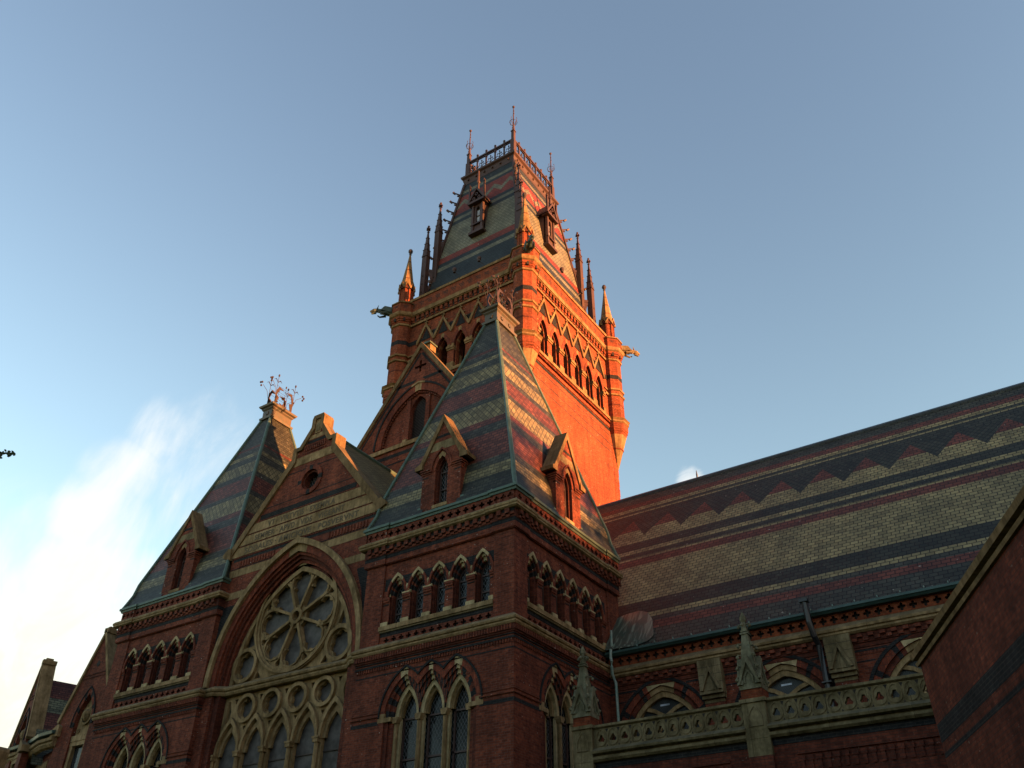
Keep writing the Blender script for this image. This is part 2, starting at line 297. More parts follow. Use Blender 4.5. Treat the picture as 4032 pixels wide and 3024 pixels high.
# ------------------------------------------------------------------ mesh helpers
XF = [lambda x, y, z: (x, y, z)]
class Fr:                                   # a facade: origin, direction along it, outward direction
    def __init__(s, o, u, n): s.o, s.u, s.n = Vector((o[0], o[1], 0)), Vector((u[0], u[1], 0)), Vector((n[0], n[1], 0))
    def __call__(s, u, z, n=0.): p = s.o + s.u*u + s.n*n; return (p.x, p.y, z)
class MB:
    def __init__(s, mat): s.v, s.f, s.mi, s.mats, s.d = [], [], [], [mat], 0
    def m(s, k):
        if k is None: return 0
        if k not in s.mats: s.mats.append(k)
        return s.mats.index(k)
    def face(s, pts, m=None):
        b = len(s.v); s.v += [XF[-1](*p) for p in pts]; s.f.append(tuple(range(b, b+len(pts)))); s.mi.append(s.m(m))
    def hexa(s, a, b, m=None):              # bottom loop a, top loop b
        k = len(a); s.face(a[::-1], m); s.face(b, m)
        for i in range(k): j = (i+1) % k; s.face([a[i], a[j], b[j], b[i]], m)
        return s
    def box(s, fr, u0, u1, z0, z1, n0, n1, m=None):
        q = [(u0, z0), (u1, z0), (u1, z1), (u0, z1)]
        return s.hexa([fr(u, z, n0) for u, z in q], [fr(u, z, n1) for u, z in q], m)
    def wbox(s, x0, x1, y0, y1, z0, z1, m=None):
        q = [(x0, y0), (x1, y0), (x1, y1), (x0, y1)]
        return s.hexa([(x, y, z0) for x, y in q], [(x, y, z1) for x, y in q], m)
    def prism(s, fr, pts, n0, n1, m=None): return s.plate(fr, pts, [], n0, n1, m, back=True)
    def plate(s, fr, outer, holes, n0, n1, m=None, mh=None, back=False, rim=True):
        loops = [[Vector((p[0], p[1], 0)) for p in L] for L in [outer]+holes]
        flat = [p for L in loops for p in L]
        for t in tessellate_polygon(loops):
            s.face([fr(flat[i].x, flat[i].y, n0) for i in t], m)
            if back: s.face([fr(flat[i].x, flat[i].y, n1) for i in t], m)
        for k, L in enumerate(loops):
            if k == 0 and not rim: continue
            for i in range(len(L)):
                a, b = L[i], L[(i+1) % len(L)]
                s.face([fr(a.x, a.y, n0), fr(b.x, b.y, n0), fr(b.x, b.y, n1), fr(a.x, a.y, n1)], mh if k and mh else m)
        return s
    def ring(s, fr, inn, out, n0, n1, fm=None):
        k = len(inn)
        for i in range(k-1):
            q = [inn[i], out[i], out[i+1], inn[i+1]]
            s.hexa([fr(u, z, n0) for u, z in q], [fr(u, z, n1) for u, z in q], fm(i, k-1) if callable(fm) else fm)
        return s
    def sweep(s, path, prof, m=None, closed=False):   # prof: [(out, z)], outwards = right of travel
        k = len(path); P = [Vector(p) for p in path]; rows = []
        for i in range(k):
            a = P[i-1] if (i or closed) else None; b = P[(i+1) % k] if (i < k-1 or closed) else None
            d1 = (P[i]-a).normalized() if a is not None else None; d2 = (b-P[i]).normalized() if b is not None else None
            if d1 is None: d1 = d2
            if d2 is None: d2 = d1
            n1, n2 = Vector((d1.y, -d1.x)), Vector((d2.y, -d2.x)); q = n1+n2; q = q/max(q.length_squared/2, .2)
            rows.append([(P[i].x+q.x*o, P[i].y+q.y*o, z) for o, z in prof])
        for i in range(k if closed else k-1):
            A, B = rows[i], rows[(i+1) % k]
            for j in range(len(prof)-1): s.face([A[j], B[j], B[j+1], A[j+1]], m)
        if not closed: s.face(rows[0], m); s.face(rows[-1][::-1], m)
        return s
    def lathe(s, cx, cy, prof, seg=8, m=None, rot=None):
        rot = math.pi/seg if rot is None else rot; rows = []
        for r, z in prof: rows.append([(cx+r*math.cos(rot+2*math.pi*i/seg), cy+r*math.sin(rot+2*math.pi*i/seg), z) for i in range(seg)])
        for j in range(len(prof)-1):
            mm = m[j] if isinstance(m, list) else m
            for i in range(seg): k = (i+1) % seg; s.face([rows[j][i], rows[j][k], rows[j+1][k], rows[j+1][i]], mm)
        s.face(rows[0][::-1], m[0] if isinstance(m, list) else m); s.face(rows[-1], m[-1] if isinstance(m, list) else m); return s
    def tube(s, pts, r, seg=6, m=None):
        pts = [Vector(p) for p in pts]; rs = r if isinstance(r, (list, tuple)) else [r]*len(pts); rows = []
        for i, p in enumerate(pts):
            d = (pts[min(i+1, len(pts)-1)]-pts[max(i-1, 0)]).normalized(); a = d.cross(Vector((0, 0, 1)))
            if a.length < .05: a = d.cross(Vector((1, 0, 0)))
            a.normalize(); b = d.cross(a)
            rows.append([tuple(p+(a*math.cos(2*math.pi*j/seg)+b*math.sin(2*math.pi*j/seg))*rs[i]) for j in range(seg)])
        for i in range(len(rows)-1):
            for j in range(seg): k = (j+1) % seg; s.face([rows[i][j], rows[i][k], rows[i+1][k], rows[i+1][j]], m)
        s.face(rows[0][::-1], m); s.face(rows[-1], m); return s
    def ball(s, c, r, m=None, seg=8, sz=1.):
        pr = [(max(r*math.sin(math.pi*i/6), .001), c[2]+sz*r*-math.cos(math.pi*i/6)) for i in range(7)]
        return s.lathe(c[0], c[1], pr, seg, m)
    def build(s, name, parent=None, smooth=False):
        me = bpy.data.meshes.new(name); me.from_pydata(s.v, [], s.f)
        for k in s.mats: me.materials.append(MATS[k])
        me.polygons.foreach_set('material_index', s.mi)
        if smooth: me.polygons.foreach_set('use_smooth', [True]*len(me.polygons))
        me.validate(); me.update(); o = bpy.data.objects.new(name, me); COL.objects.link(o)
        if parent: o.parent = parent
        return o
def build_each(mb, name, parent=None):      # one object per connected piece
    par = list(range(len(mb.f))); seen = {}
    def find(i):
        while par[i] != i: par[i] = par[par[i]]; i = par[i]
        return i
    for i, f in enumerate(mb.f):
        for k in f:
            key = tuple(round(c, 4) for c in mb.v[k])
            if key in seen: par[find(i)] = find(seen[key])
            else: seen[key] = i
    grp = {}
    for i in range(len(mb.f)): grp.setdefault(find(i), []).append(i)
    for L in grp.values():
        q = MB(mb.mats[0]); q.mats = list(mb.mats)
        for i in L: b = len(q.v); q.v += [mb.v[k] for k in mb.f[i]]; q.f.append(tuple(range(b, b+len(mb.f[i])))); q.mi.append(mb.mi[i])
        q.build(name, parent)
def tag(o, label, cat, group=None, kind=None):
    if label: o['label'] = label
    if cat: o['category'] = cat
    if group: o['group'] = group
    if kind: o['kind'] = kind
    return o
def thing(name, label, cat, group=None):
    o = bpy.data.objects.new(name, None); COL.objects.link(o); o.empty_display_size = .5; return tag(o, label, cat, group)

def arc(uc, zs, hw, h, n=8, cl=None, cr=None):
    """pointed arch from right springing over the apex to the left; cl / cr clip the sides to |u-uc|"""
    Rr = (hw*hw+h*h)/(2*hw)
    def side(sg, clip):
        a0 = 0.
        if clip is not None and clip < hw: a0 = math.acos((clip+Rr-hw)/Rr)
        a1 = math.acos((Rr-hw)/Rr); return [(uc+sg*((hw-Rr)+Rr*math.cos(a0+(a1-a0)*i/n)), zs+Rr*math.sin(a0+(a1-a0)*i/n)) for i in range(n+1)]
    r = side(1, cr); l_ = side(-1, cl); return r + l_[::-1][1:]
def archhole(uc, z0, zs, hw, h, n=8): return [(uc-hw, z0), (uc+hw, z0)] + arc(uc, zs, hw, h, n)
def circ(uc, zc, r, n=24, a0=0.): return [(uc+r*math.cos(a0+2*math.pi*i/n), zc+r*math.sin(a0+2*math.pi*i/n)) for i in range(n)]
def foil(uc, zc, r, k, rot=0., per=4, lobe=.56):     # k-foil outline
    out = []; d = r*(1-lobe); 
    for i in range(k):
        a = rot+2*math.pi*i/k; cx, cz = uc+d*math.cos(a), zc+d*math.sin(a); sp = 2.15 if k == 4 else math.pi/k + .75
        for j in range(per+1): b = a-sp+2*sp*j/per; out.append((cx+r*lobe*math.cos(b), cz+r*lobe*math.sin(b)))
    return out
QUAT = lambda u, z, r: foil(u, z, r*1.15, 4, 0., 4, .40)

# ------------------------------------------------------------------ ground
g = MB('lawn'); g.face([(-400, -300, 0), (400, -300, 0), (400, 400, 0), (-400, 400, 0)]); tag(g.build('ground'), 'green lawn round the brick hall', 'lawn', kind='structure')

# ------------------------------------------------------------------ corner pavilions
def small_window(fr, parent, uc, z0=12.66, zs=13.70, glz=None):
    w = MB('brick'); n0 = -.06
    ck = lambda i, k: 'cream_clean' if abs(i-(k-1)/2) < 1.1 else ('brick_black' if i in (1, 2, 4, 5, k-2, k-3, k-5, k-6) else 'brick')
    w.ring(fr, arc(uc, zs, .25, .50), arc(uc, zs, .33, .64), n0-.26, n0-.13, ck)
    w.ring(fr, arc(uc, zs, .33, .64), arc(uc, zs, .40, .75), n0-.26, n0-.05, ck)
    for s_ in (-1, 1):
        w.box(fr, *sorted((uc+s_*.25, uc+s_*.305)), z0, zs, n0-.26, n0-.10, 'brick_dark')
        w.box(fr, *sorted((uc+s_*.33, uc+s_*.40)), zs-.02, zs+.12, n0-.2, n0-.045, 'cream_clean')
    w.ring(fr, arc(uc, zs, .40, .75), arc(uc, zs, .475, .88), n0-.02, n0+.045, lambda i, k: 'cream_clean' if abs(i-(k-1)/2) < 2.6 else 'voussoir')
    o = w.build('window', parent)
    f = MB('timber_brown'); n1 = n0-.30
    f.ring(fr, arc(uc, zs, .20, .40), arc(uc, zs, .24, .46), n1-.03, n1+.03)
    for s_ in (-1, 1):
        a, b = sorted((uc+s_*.20, uc+s_*.24)); f.box(fr, a, b, z0, zs, n1-.03, n1+.03)
    f.box(fr, uc-.2, uc+.2, z0+.40, z0+.45, n1-.02, n1+.035); f.box(fr, uc-.2, uc+.2, zs-.04, zs+.01, n1-.02, n1+.03); f.box(fr, uc-.012, uc+.012, zs, zs+.38, n1-.02, n1+.02)
    f.build('frame', o)
    p = MB('glass_lead'); p.face([fr(u, z, n1-.01) for u, z in archhole(uc, z0, zs, .22, .42, 6)]); p.build('pane', o)
    return o
def pavilion(label):
    T = thing('corner_pavilion', label, 'pavilion', 'matching pavilions flanking the gabled front')
    w_, d_ = 6.66, 7.54
    A = Fr((0, 0), (1, 0), (0, -1)); B = Fr((0, 0), (0, 1), (1, 0)); Cc = Fr((-w_, 0), (0, 1), (-1, 0)); D = Fr((0, d_), (1, 0), (0, 1))
    ua = [-5.15+.955*i for i in range(5)]; ub = [1.23+.926*i for i in range(6)]
    wall = MB('brick')
    # upper panels with window and quatrefoil openings
    for fr, us, e0, e1, q0, q1, nq in ((A, ua, -5.78, -.83, -5.47, -1.06, 14), (B, ub, .80, 6.62, 1.02, 6.40, 17)):
        holes = [[(u-.30, 12.60), (u+.30, 12.60), (u+.30, 13.70)] + arc(u, 13.70, .40, .75, 8) + [(u-.30, 13.70)] for u in us] + [QUAT(q0+(q1-q0)*i/(nq-1), 12.09, .105) for i in range(nq)]
        wall.plate(fr, [(e0, 11.80), (e1, 11.80), (e1, 15.05), (e0, 15.05)], holes, -.06, -.16, mh='brick_dark', rim=False)
        wall.box(fr, e0, e1, 11.8, 12.5, -.24, -.16, 'dark_void')
        # black brick spandrels between the arches
        for a, b in zip(us[:-1], us[1:]):
            m_ = (a+b)/2; wall.prism(fr, [(m_, 14.02), (m_+.30, 14.42), (m_-.30, 14.42)], -.058, -.07, 'brick_black')
        for u, sg in ((us[0], -1), (us[-1], 1)):
            wall.prism(fr, [(u+sg*.47, 13.95), (u+sg*.60, 13.95), (u+sg*.60, 14.42), (u+sg*.17, 14.42)], -.058, -.07, 'brick_black')
    for fr, a, b in ((A, -w_, -5.78), (A, -.83, 0), (B, 0, .80), (B, 6.62, d_), (Cc, 0, d_)):
        wall.face([fr(a, 11.8, 0), fr(b, 11.8, 0), fr(b, 15.05, 0), fr(a, 15.05, 0)])
    for fr, e in ((A, -5.78), (A, -.83), (B, .80), (B, 6.62)): wall.face([fr(e, 11.8, 0), fr(e, 11.8, -.06), fr(e, 15.05, -.06), fr(e, 15.05, 0)])
    # lower walls with lancet groups
    la = [-4.37, -3.305, -2.24]; lb = [2.55, 3.60, 4.65]
    def group_hole(us, z0):
        hw, ri = .84, 1.32
        h = arc(us[-1], 9.4, hw, ri, 10, .5325, None)[:-1] + arc(us[1], 9.4, hw, ri, 10, .5325, .5325)[:-1] + arc(us[0], 9.4, hw, ri, 10, None, .5325)
        return [(us[0]-hw, z0), (us[-1]+hw, z0)] + h
    for fr, us, e0, e1 in ((A, la, -w_, 0), (B, lb, 0, 6.45)):
        wall.plate(fr, [(e0, 0), (e1, 0), (e1, 11.3), (e0, 11.3)], [group_hole(us, 3.6)], 0, -.55, rim=False)
    wall.face([Cc(0, 0), Cc(3, 0), Cc(3, 11.9), Cc(0, 11.9)]); wall.face([B(6.45, 0), B(d_, 0), B(d_, 11.9), B(6.45, 11.9)])
    wall.face([D(0, 0), D(-w_, 0), D(-w_, 16.5), D(0, 16.5)])
    wall.build('wall', T)
    path = [(-w_, d_), (-w_, 0), (0, 0), (0, d_)]
    pk = [(-w_, d_), (-w_, -.05), (-5.78, -.05), (-5.78, 0), (-.83, 0), (-.83, -.05), (.05, -.05), (.05, .80), (0, .80), (0, 6.62), (.05, 6.62), (.05, d_)]
    pk[0] = (-w_-.05, d_); pk[1] = (-w_-.05, -.05)
    # mid string course and corbel table
    st = MB('cream'); st.sweep(path, [(0, 11.60), (.13, 11.60), (.17, 11.66), (.15, 11.72), (.20, 11.74), (.22, 11.80), (.17, 11.87), (0.0, 11.98)]); st.build('string_course', T)
    cb = MB('brick_dark'); cb.sweep(path, [(0, 11.30), (.03, 11.30), (.03, 11.36), (.07, 11.36), (.07, 11.42), (.10, 11.42), (.10, 11.62), (0, 11.62)])
    for fr, a, b in ((A, -w_, 0), (B, 0, 6.6)):
        k = int((b-a)/.11)
        for i in range(k):
            u = a+.02+i*(b-a)/k; cb.box(fr, u, u+.055, 11.42, 11.60, .10, .125, 'brick'); cb.box(fr, u, u+.055, 11.03, 11.15, 0, .04, 'brick')
    cb.sweep(path, [(0, 11.15), (.05, 11.15), (.05, 11.22), (0, 11.22)], 'brick_black'); cb.sweep(path, [(0, 11.29), (.035, 11.29), (.035, 11.315), (0, 11.315)], 'brick_black')
    cb.sweep(path, [(-.01, 10.84), (.006, 10.84), (.006, 10.89), (-.01, 10.89)], 'brick_black')
    for pth in ([(-w_, 2), (-w_, 0), (-5.45, 0)], [(-1.28, 0), (0, 0), (0, 1.55)], [(0, 5.73), (0, 6.45)]):
        cb.sweep(pth, [(-.01, 9.19), (.006, 9.19), (.006, 9.32), (-.01, 9.32)], 'brick_black')
        cb.sweep(pth, [(0, 9.42), (.05, 9.45), (.05, 9.49), (0, 9.49)], 'brick'); cb.sweep(pth, [(0, 9.56), (.03, 9.58), (.03, 9.61), (0, 9.61)], 'brick')
    cb.build('corbel_table', T)
    # entablature
    en = MB('brick'); en.sweep(pk, [(0, 14.99), (.02, 15.02), (.05, 15.02), (.05, 15.22), (0, 15.22)])
    en.sweep(pk, [(0, 15.22), (.045, 15.22), (.045, 15.37), (0, 15.37)], 'brick_black')
    en.sweep(pk, [(0, 15.37), (.06, 15.37), (.06, 15.72), (0, 15.72)], 'brick_dark')
    en.sweep(pk, [(0, 15.90), (-.0, 15.90), (-.0, 16.42), (0, 16.42)], 'brick')
    for fr, a, b, e0, e1 in ((A, -w_, 0, -5.78, -.83), (B, 0, d_, .8, 6.62)):
        k = round((b-a)/.345)
        for i in range(k):
            u = a+(i+.5)*(b-a)/k; o_ = .0 if e0 < u < e1 else .05
            en.box(fr, u-.085, u+.085, 15.40, 15.50, o_+.06, o_+.09); en.box(fr, u-.085, u+.085, 15.52, 15.70, o_+.06, o_+.17)
            en.box(fr, u+.0865, u+.2585, 15.46, 15.57, o_+.06, o_+.115); en.box(fr, u+.087, u+.258, 15.58, 15.70, o_+.06, o_+.10, 'brick_black')
    en.build('cornice_brickwork', T)
    fz = MB('brick')
    for fr, a, b, e0, e1 in ((A, -w_, 0, -5.78, -.83), (B, 0, d_, .8, 6.62)):
        for c0, c1, o_ in ((a, e0, .05), (e0, e1, 0.), (e1, b, .05)):
            if o_ and fr is A: c0, c1 = (c0-.05, c1) if c0 == a else (c0, c1+.05)
            if o_ and fr is B and c0 == a: c0 -= .05
            k = max(2, round((c1-c0)/.345)); qs = [QUAT(c0+(i+.5)*(c1-c0)/k, 16.22, .115) for i in range(k)]
            fz.plate(fr, [(c0, 15.95), (c1, 15.95), (c1, 16.45), (c0, 16.45)], qs, o_+.075, o_-.02, mh='brick_dark')
    fz.face([Cc(-.12, 15.95, .12), Cc(3, 15.95, .12), Cc(3, 16.45, .12), Cc(-.12, 16.45, .12)])
    fz.build('frieze', T)
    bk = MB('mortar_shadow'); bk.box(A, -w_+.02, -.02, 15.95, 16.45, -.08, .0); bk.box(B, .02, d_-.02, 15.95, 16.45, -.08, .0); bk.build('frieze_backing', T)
    cs = MB('cream'); cs.sweep(pk, [(0, 15.70), (.17, 15.70), (.24, 15.74), (.235, 15.80), (.265, 15.83), (.265, 15.90), (.21, 15.97), (.07, 16.04), (0, 16.04)]); cs.build('cornice', T)
    gt = MB('copper_green'); gt.sweep(pk, [(0, 16.42), (.11, 16.42), (.13, 16.50), (.18, 16.52), (.18, 16.62), (0, 16.64)]); gt.build('gutter', T)
    # roof
    cx, cy, hx, hy, zt = -3.38, 3.755, .32, .70, 27.80
    x0, x1, y0, y1 = -w_-.12, .12, -.12, d_+.12
    rf = MB('slate_pavilion'); L = []
    for f, z in ((0, 16.60), (.028, 16.85), (.07, 17.25), (.125, 17.8), (.2325, 19.3), (1, zt)):
        ff = f
        if f == .125: ff = .097
        L.append([(x0+(cx-hx-x0)*ff, y0+(cy-hy-y0)*ff, z), (x1+(cx+hx-x1)*ff, y0+(cy-hy-y0)*ff, z), (x1+(cx+hx-x1)*ff, y1+(cy+hy-y1)*ff, z), (x0+(cx-hx-x0)*ff, y1+(cy+hy-y1)*ff, z)])
    for a, b in zip(L[:-1], L[1:]):
        for i in range(4):
            j = (i+1) % 4
            if i > 1 or b[0][2] > 19.4: rf.face([a[i], a[j], b[j], b[i]]); continue
            ax_, uc = (0, -3.33) if i == 0 else (1, 3.77); cut = []
            for lo_, hi_ in ((a[i], a[j]), (b[i], b[j])):
                for w__ in (-.80, .80): t = (uc+w__-lo_[ax_])/(hi_[ax_]-lo_[ax_]); cut.append(tuple(Vector(lo_).lerp(Vector(hi_), t)))
            rf.face([a[i], cut[0], cut[2], b[i]]); rf.face([cut[1], a[j], b[j], cut[3]])
    rf.face(L[-1]); ro = rf.build('roof', T)
    hp = MB('copper_green')
    for i in range(4): hp.tube([Vector(a[i])+Vector((0, 0, .02)) for a in L], .085, 6)
    hp.build('hip_flashing', T)
    # iron cap and cresting
    cp = MB('cap_metal'); c_ = [(cx-hx, cy+hy), (cx-hx, cy-hy), (cx+hx, cy-hy), (cx+hx, cy+hy)]
    cp.sweep(c_, [(0, 27.7), (.12, 27.72), (.14, 27.84), (.03, 27.90), (.03, 28.32), (.10, 28.40), (.10, 28.46), (.20, 28.52), (.24, 28.62), (0, 28.64)], closed=True)
    cp.face([(x, y, 28.63) for x, y in c_]); k1 = Fr((cx+hx, cy-hy), (0, 1), (1, 0)); k2 = Fr((cx-hx, cy-hy), (1, 0), (0, -1))
    for fr, us in ((k1, (.38, 1.02)), (k2, (.32,))):
        for u in us: cp.prism(fr, foil(u, 28.12, .13, 4, .78, 3), .03, .07)
    cp.build('roof_cap', T)
    ir = MB('iron_red')
    for sx in (-1, 1):
        X = cx+sx*hx*.92
        for sy in (-1, 1):
            Y = cy+sy*hy*.92
            ir.tube([(X, Y, 28.6), (X, Y, 30.5)], .014, 5); ir.ball((X, Y, 30.62), .055, None, 6, 1.6)
            for a in (-1, 1): ir.tube([(X, Y, 30.15), (X, Y+a*.16, 30.33), (X, Y+a*.30, 30.22)], [.018, .03, .006], 4)
            ir.tube([(X, Y, 29.2), (X+sx*.05, Y+sy*.14, 29.75), (X+sx*.1, Y+sy*.45, 30.02)], .012, 5)
            for da, db in ((.12, .05), (0, -.12), (-.05, .13)): ir.ball((X+sx*.12, Y+sy*(.55+da*.6), 30.03+db), .062, None, 6)
            bl = Fr((X, Y), (0, -sy), (1, 0)); ir.prism(bl, [(0, 28.6), (.10, 28.75), (.26, 29.25), (.08, 29.35), (.20, 29.75), (.55, 29.85), (.16, 29.95), (0, 29.6)], -.012, .012)
        for z in (28.85, 29.6, 29.95): ir.tube([(X, cy-hy*.92, z), (X, cy+hy*.92, z)], .009, 4)
        ir.tube([(X, cy, 28.6), (X, cy, 30.1)], .009, 4); ir.ball((X, cy, 30.15), .045, None, 6, 1.7)
        for dy, dz in ((0, .13), (.12, -.03), (-.12, -.03)): ir.ball((X, cy+dy, 29.3+dz), .05, None, 6)
        bl = Fr((X, cy), (0, 1), (1, 0)); ir.prism(bl, [(0, 28.62), (.3, 28.95), (.08, 28.9), (0, 29.1), (-.08, 28.9), (-.3, 28.95)], -.012, .012)
    ir.build('iron_cresting', T)
    # windows
    for fr, us in ((A, ua), (B, ub)):
        s = MB('cream'); e0, e1 = (-5.80, -.83) if fr is A else (.80, 6.62)
        s.prism(fr, [(e0, 12.44), (e1, 12.44), (e1, 12.60), (e0, 12.60)], -.16, .05); s.box(fr, e0, e1, 12.38, 12.44, -.06, .0, 'cream_grimy')
        s.box(fr, e0+.01, e1-.01, 12.24, 12.38, -.062, -.052, 'brick_black')
        for i in range(len(us)+1):
            a = us[i-1]+.30 if i else us[0]-.62; b = us[i]-.30 if i < len(us) else us[-1]+.62
            if i == 0: a = max(a, e0+.02)
            if i == len(us): b = min(b, e1-.02)
            s.box(fr, a, b, 12.60, 12.76, -.12, .0, 'cream_clean')
            m_ = (a+b)/2; ww = (b-a)/2
            s.box(fr, a, b, 13.52, 13.60, -.10, -.02, 'brick'); s.box(fr, a-.02*0, b, 13.60, 13.685, -.10, .0, 'brick_black' if 0 else 'brick')
            if 0 < i < len(us): s.prism(fr, [(m_-.075, 13.69), (m_+.075, 13.69), (m_+.095, 13.9), (m_+.02, 14.05), (m_-.02, 14.05), (m_-.095, 13.9)], -.08, -.03, 'cream_clean'); s.box(fr, m_-.19, m_+.19, 13.69, 13.74, -.10, .0, 'cream_clean')
            s.box(fr, a+.03, b-.03, 13.40, 13.44, -.10, -.04, 'brick_black')
        s.build('window_sill', T)
        for u in us: small_window(fr, T, u)
    for fr, us in ((A, la), (B, lb)):
        w = MB('cream_clean')
        for i, u in enumerate(us):
            cl = None if i == 0 else .5325; cr = None if i == 2 else .5325
            f = lambda hw, ri: arc(u, 9.4, hw, ri, 14, cl, cr)
            fi = lambda hw, ri: arc(u, 9.4, hw, ri, 14)
            w.ring(fr, f(1.03, 1.56), f(1.09, 1.64), -.02, .045, 'brick_black')
            w.ring(fr, f(.84, 1.32), f(1.03, 1.56), -.02, .006, lambda j, k: 'cream_clean' if abs(j-(k-1)/2) < 2.2 else 'voussoir')
            chk = lambda j, k: 'cream_clean' if abs(j-(k-1)/2) < 1.2 else ('brick_black' if (j//2) % 2 else 'brick')
            w.ring(fr, f(.69, 1.19), f(.84, 1.32), -.40, -.06, chk); w.ring(fr, f(.53, 1.05), f(.69, 1.19), -.40, -.14, chk)
            w.ring(fr, fi(.38, .86), fi(.53, 1.05), -.40, -.22, 'cream_clean')
            w.ring(fr, fi(.30, .72), fi(.38, .86), -.46, -.34, 'tracery')
            for j in (-1, 1):
                for z in (9.62, 9.95): pass
        for i in range(4):
            u = us[0]-.455+1.065*i - (.0 if i < 3 else .155) ; u = [us[0]-.455, (us[0]+us[1])/2, (us[1]+us[2])/2, us[2]+.455][i]
            w.box(fr, u-.12, u+.12, 3.6, 9.36, -.40, -.30, 'cream_clean'); w.tube([fr(u, 3.6, -.22), fr(u, 9.22, -.22)], .075, 8, 'cream')
            w.prism(fr, [(u-.08, 9.20), (u+.08, 9.20), (u+.13, 9.32), (u+.13, 9.40), (u-.13, 9.40), (u-.13, 9.32)], -.34, -.10, 'cream')
        for sg, u in ((-1, us[0]-.53), (1, us[2]+.53)):
            a, b = sorted((u+sg*.0, u+sg*.57)); w.box(fr, a, b, 9.25, 9.39, -.2, .012, 'cream'); w.box(fr, *sorted((u+sg*.27, u+sg*.57)), 9.39, 9.53, -.1, .012, 'cream')
            w.box(fr, *sorted((u-sg*.02, u+sg*.16)), 3.6, 9.25, -.5, -.14, 'brick'); w.box(fr, *sorted((u+sg*.16, u+sg*.312)), 3.6, 9.25, -.5, -.06, 'brick_dark')
        o = w.build('lancet_window', T)
        p = MB('glass_lead'); p.face([fr(x, z, -.50) for x, z in ((us[0]-.5, 3.6), (us[2]+.5, 3.6), (us[2]+.5, 10.3), (us[0]-.5, 10.3))]); p.build('pane', o)
        q = MB('timber_brown')
        for u in us:
            for z in (9.33, 8.05, 6.7, 5.3): q.box(fr, u-.35, u+.35, z, z+.06, -.50, -.44)
            for s_ in (-1, 1): q.box(fr, *sorted((u+s_*.30, u+s_*.36)), 3.6, 9.4, -.50, -.44)
        q.build('frame', o)
    # dormers, front flush with the walls
    for fr, uc in ((A, -3.33), (B, 3.77)):
        d = MB('brick'); hw, dp = .93, 3.0
        gab = [(uc-hw, 16.60), (uc+hw, 16.60), (uc+hw, 18.75), (uc, 20.55), (uc-hw, 18.75)]
        d.plate(fr, gab, [archhole(uc, 16.86, 18.35, .30, .60)], .03, -.35); d.box(fr, uc-hw+.02, uc-hw+.06, 16.6, 18.7, -dp, -.34); d.box(fr, uc+hw-.06, uc+hw-.02, 16.6, 18.7, -dp, -.34)
        d.ring(fr, arc(uc, 18.35, .30, .60), arc(uc, 18.35, .42, .80), .02, .045, lambda i, k: 'cream' if abs(i-(k-1)/2) < 1.6 else 'voussoir')
        d.ring(fr, arc(uc, 18.35, .46, .87), arc(uc, 18.35, .52, .97), .02, .10, 'brick')
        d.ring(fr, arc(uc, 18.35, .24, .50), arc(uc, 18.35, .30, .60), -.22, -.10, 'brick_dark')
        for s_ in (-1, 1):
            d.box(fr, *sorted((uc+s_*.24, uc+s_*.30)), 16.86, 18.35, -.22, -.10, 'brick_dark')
            for z, o_ in ((18.28, .03), (18.36, .06), (18.44, .09)): d.box(fr, *sorted((uc+s_*.50, uc+s_*(hw+o_))), z, z+.055, -.3, .03+o_)
            d.box(fr, *sorted((uc+s_*.62, uc+s_*hw)), 18.12, 18.18, -.1, .034, 'brick_black')
        d.prism(fr, [(uc-.62, 19.25), (uc+.62, 19.25), (uc+.42, 19.62), (uc-.42, 19.62)], .02, .036, 'cream_grimy')
        d.prism(fr, [(uc-.36, 19.80), (uc+.36, 19.80), (uc+.30, 19.92), (uc-.30, 19.92)], .02, .036, 'brick_black')
        o = d.build('dormer', T)
        c = MB('coping_stone')
        for s_ in (-1, 1):
            c.prism(fr, [(uc, 20.85), (uc, 20.50), (uc+s_*1.0, 18.56), (uc+s_*1.12, 18.56), (uc+s_*1.12, 18.72)], -.50, .10)
            c.prism(fr, [(uc+s_*.90, 18.56), (uc+s_*1.26, 18.56), (uc+s_*1.26, 18.72), (uc+s_*1.08, 18.80), (uc+s_*.90, 18.9)], -.52, .13)
        c.build('coping', o)
        r = MB('slate_pavilion')
        for s_ in (-1, 1): r.prism(fr, [(uc, 20.36), (uc, 20.28), (uc+s_*.98, 18.45), (uc+s_*1.0, 18.52)], -dp-.4, -.45)
        r.build('dormer_roof', o)
        q = MB('timber_brown'); q.ring(fr, arc(uc, 18.35, .19, .42), arc(uc, 18.35, .245, .51), -.30, -.22)
        for s_ in (-1, 1): q.box(fr, *sorted((uc+s_*.19, uc+s_*.245)), 16.86, 18.35, -.30, -.22)
        for z in (17.55, 18.3): q.box(fr, uc-.2, uc+.2, z, z+.05, -.30, -.21)
        q.box(fr, uc-.015, uc+.015, 16.9, 18.8, -.29, -.24); q.build('window_frame', o)
        p = MB('glass_lead'); p.face([fr(u, z, -.27) for u, z in archhole(uc, 16.86, 18.35, .22, .46, 6)]); p.build('pane', o)
        b = MB('cream'); b.box(fr, uc-.35, uc+.35, 16.72, 16.86, -.25, .07); b.build('sill', o)
        k = MB('copper_green')
        for s_ in (-1, 1): k.box(fr, *sorted((uc+s_*(hw-.01), uc+s_*(hw+.16))), 16.62, 16.95, -.4, .02); k.tube([fr(uc+s_*(hw+.02), 16.7, -.3), fr(uc+s_*(hw+.02), 18.5, -.9)], .02, 4)
        build_each(k, 'flashing', o)
    return T
pavilion('nearest corner pavilion with steep banded slate roof right of the great pointed window')
XF.append(lambda x, y, z: (-21.78-x, y, z))
pavilion('left corner pavilion, farther twin with banded slate roof left of the great pointed window')
XF.pop()

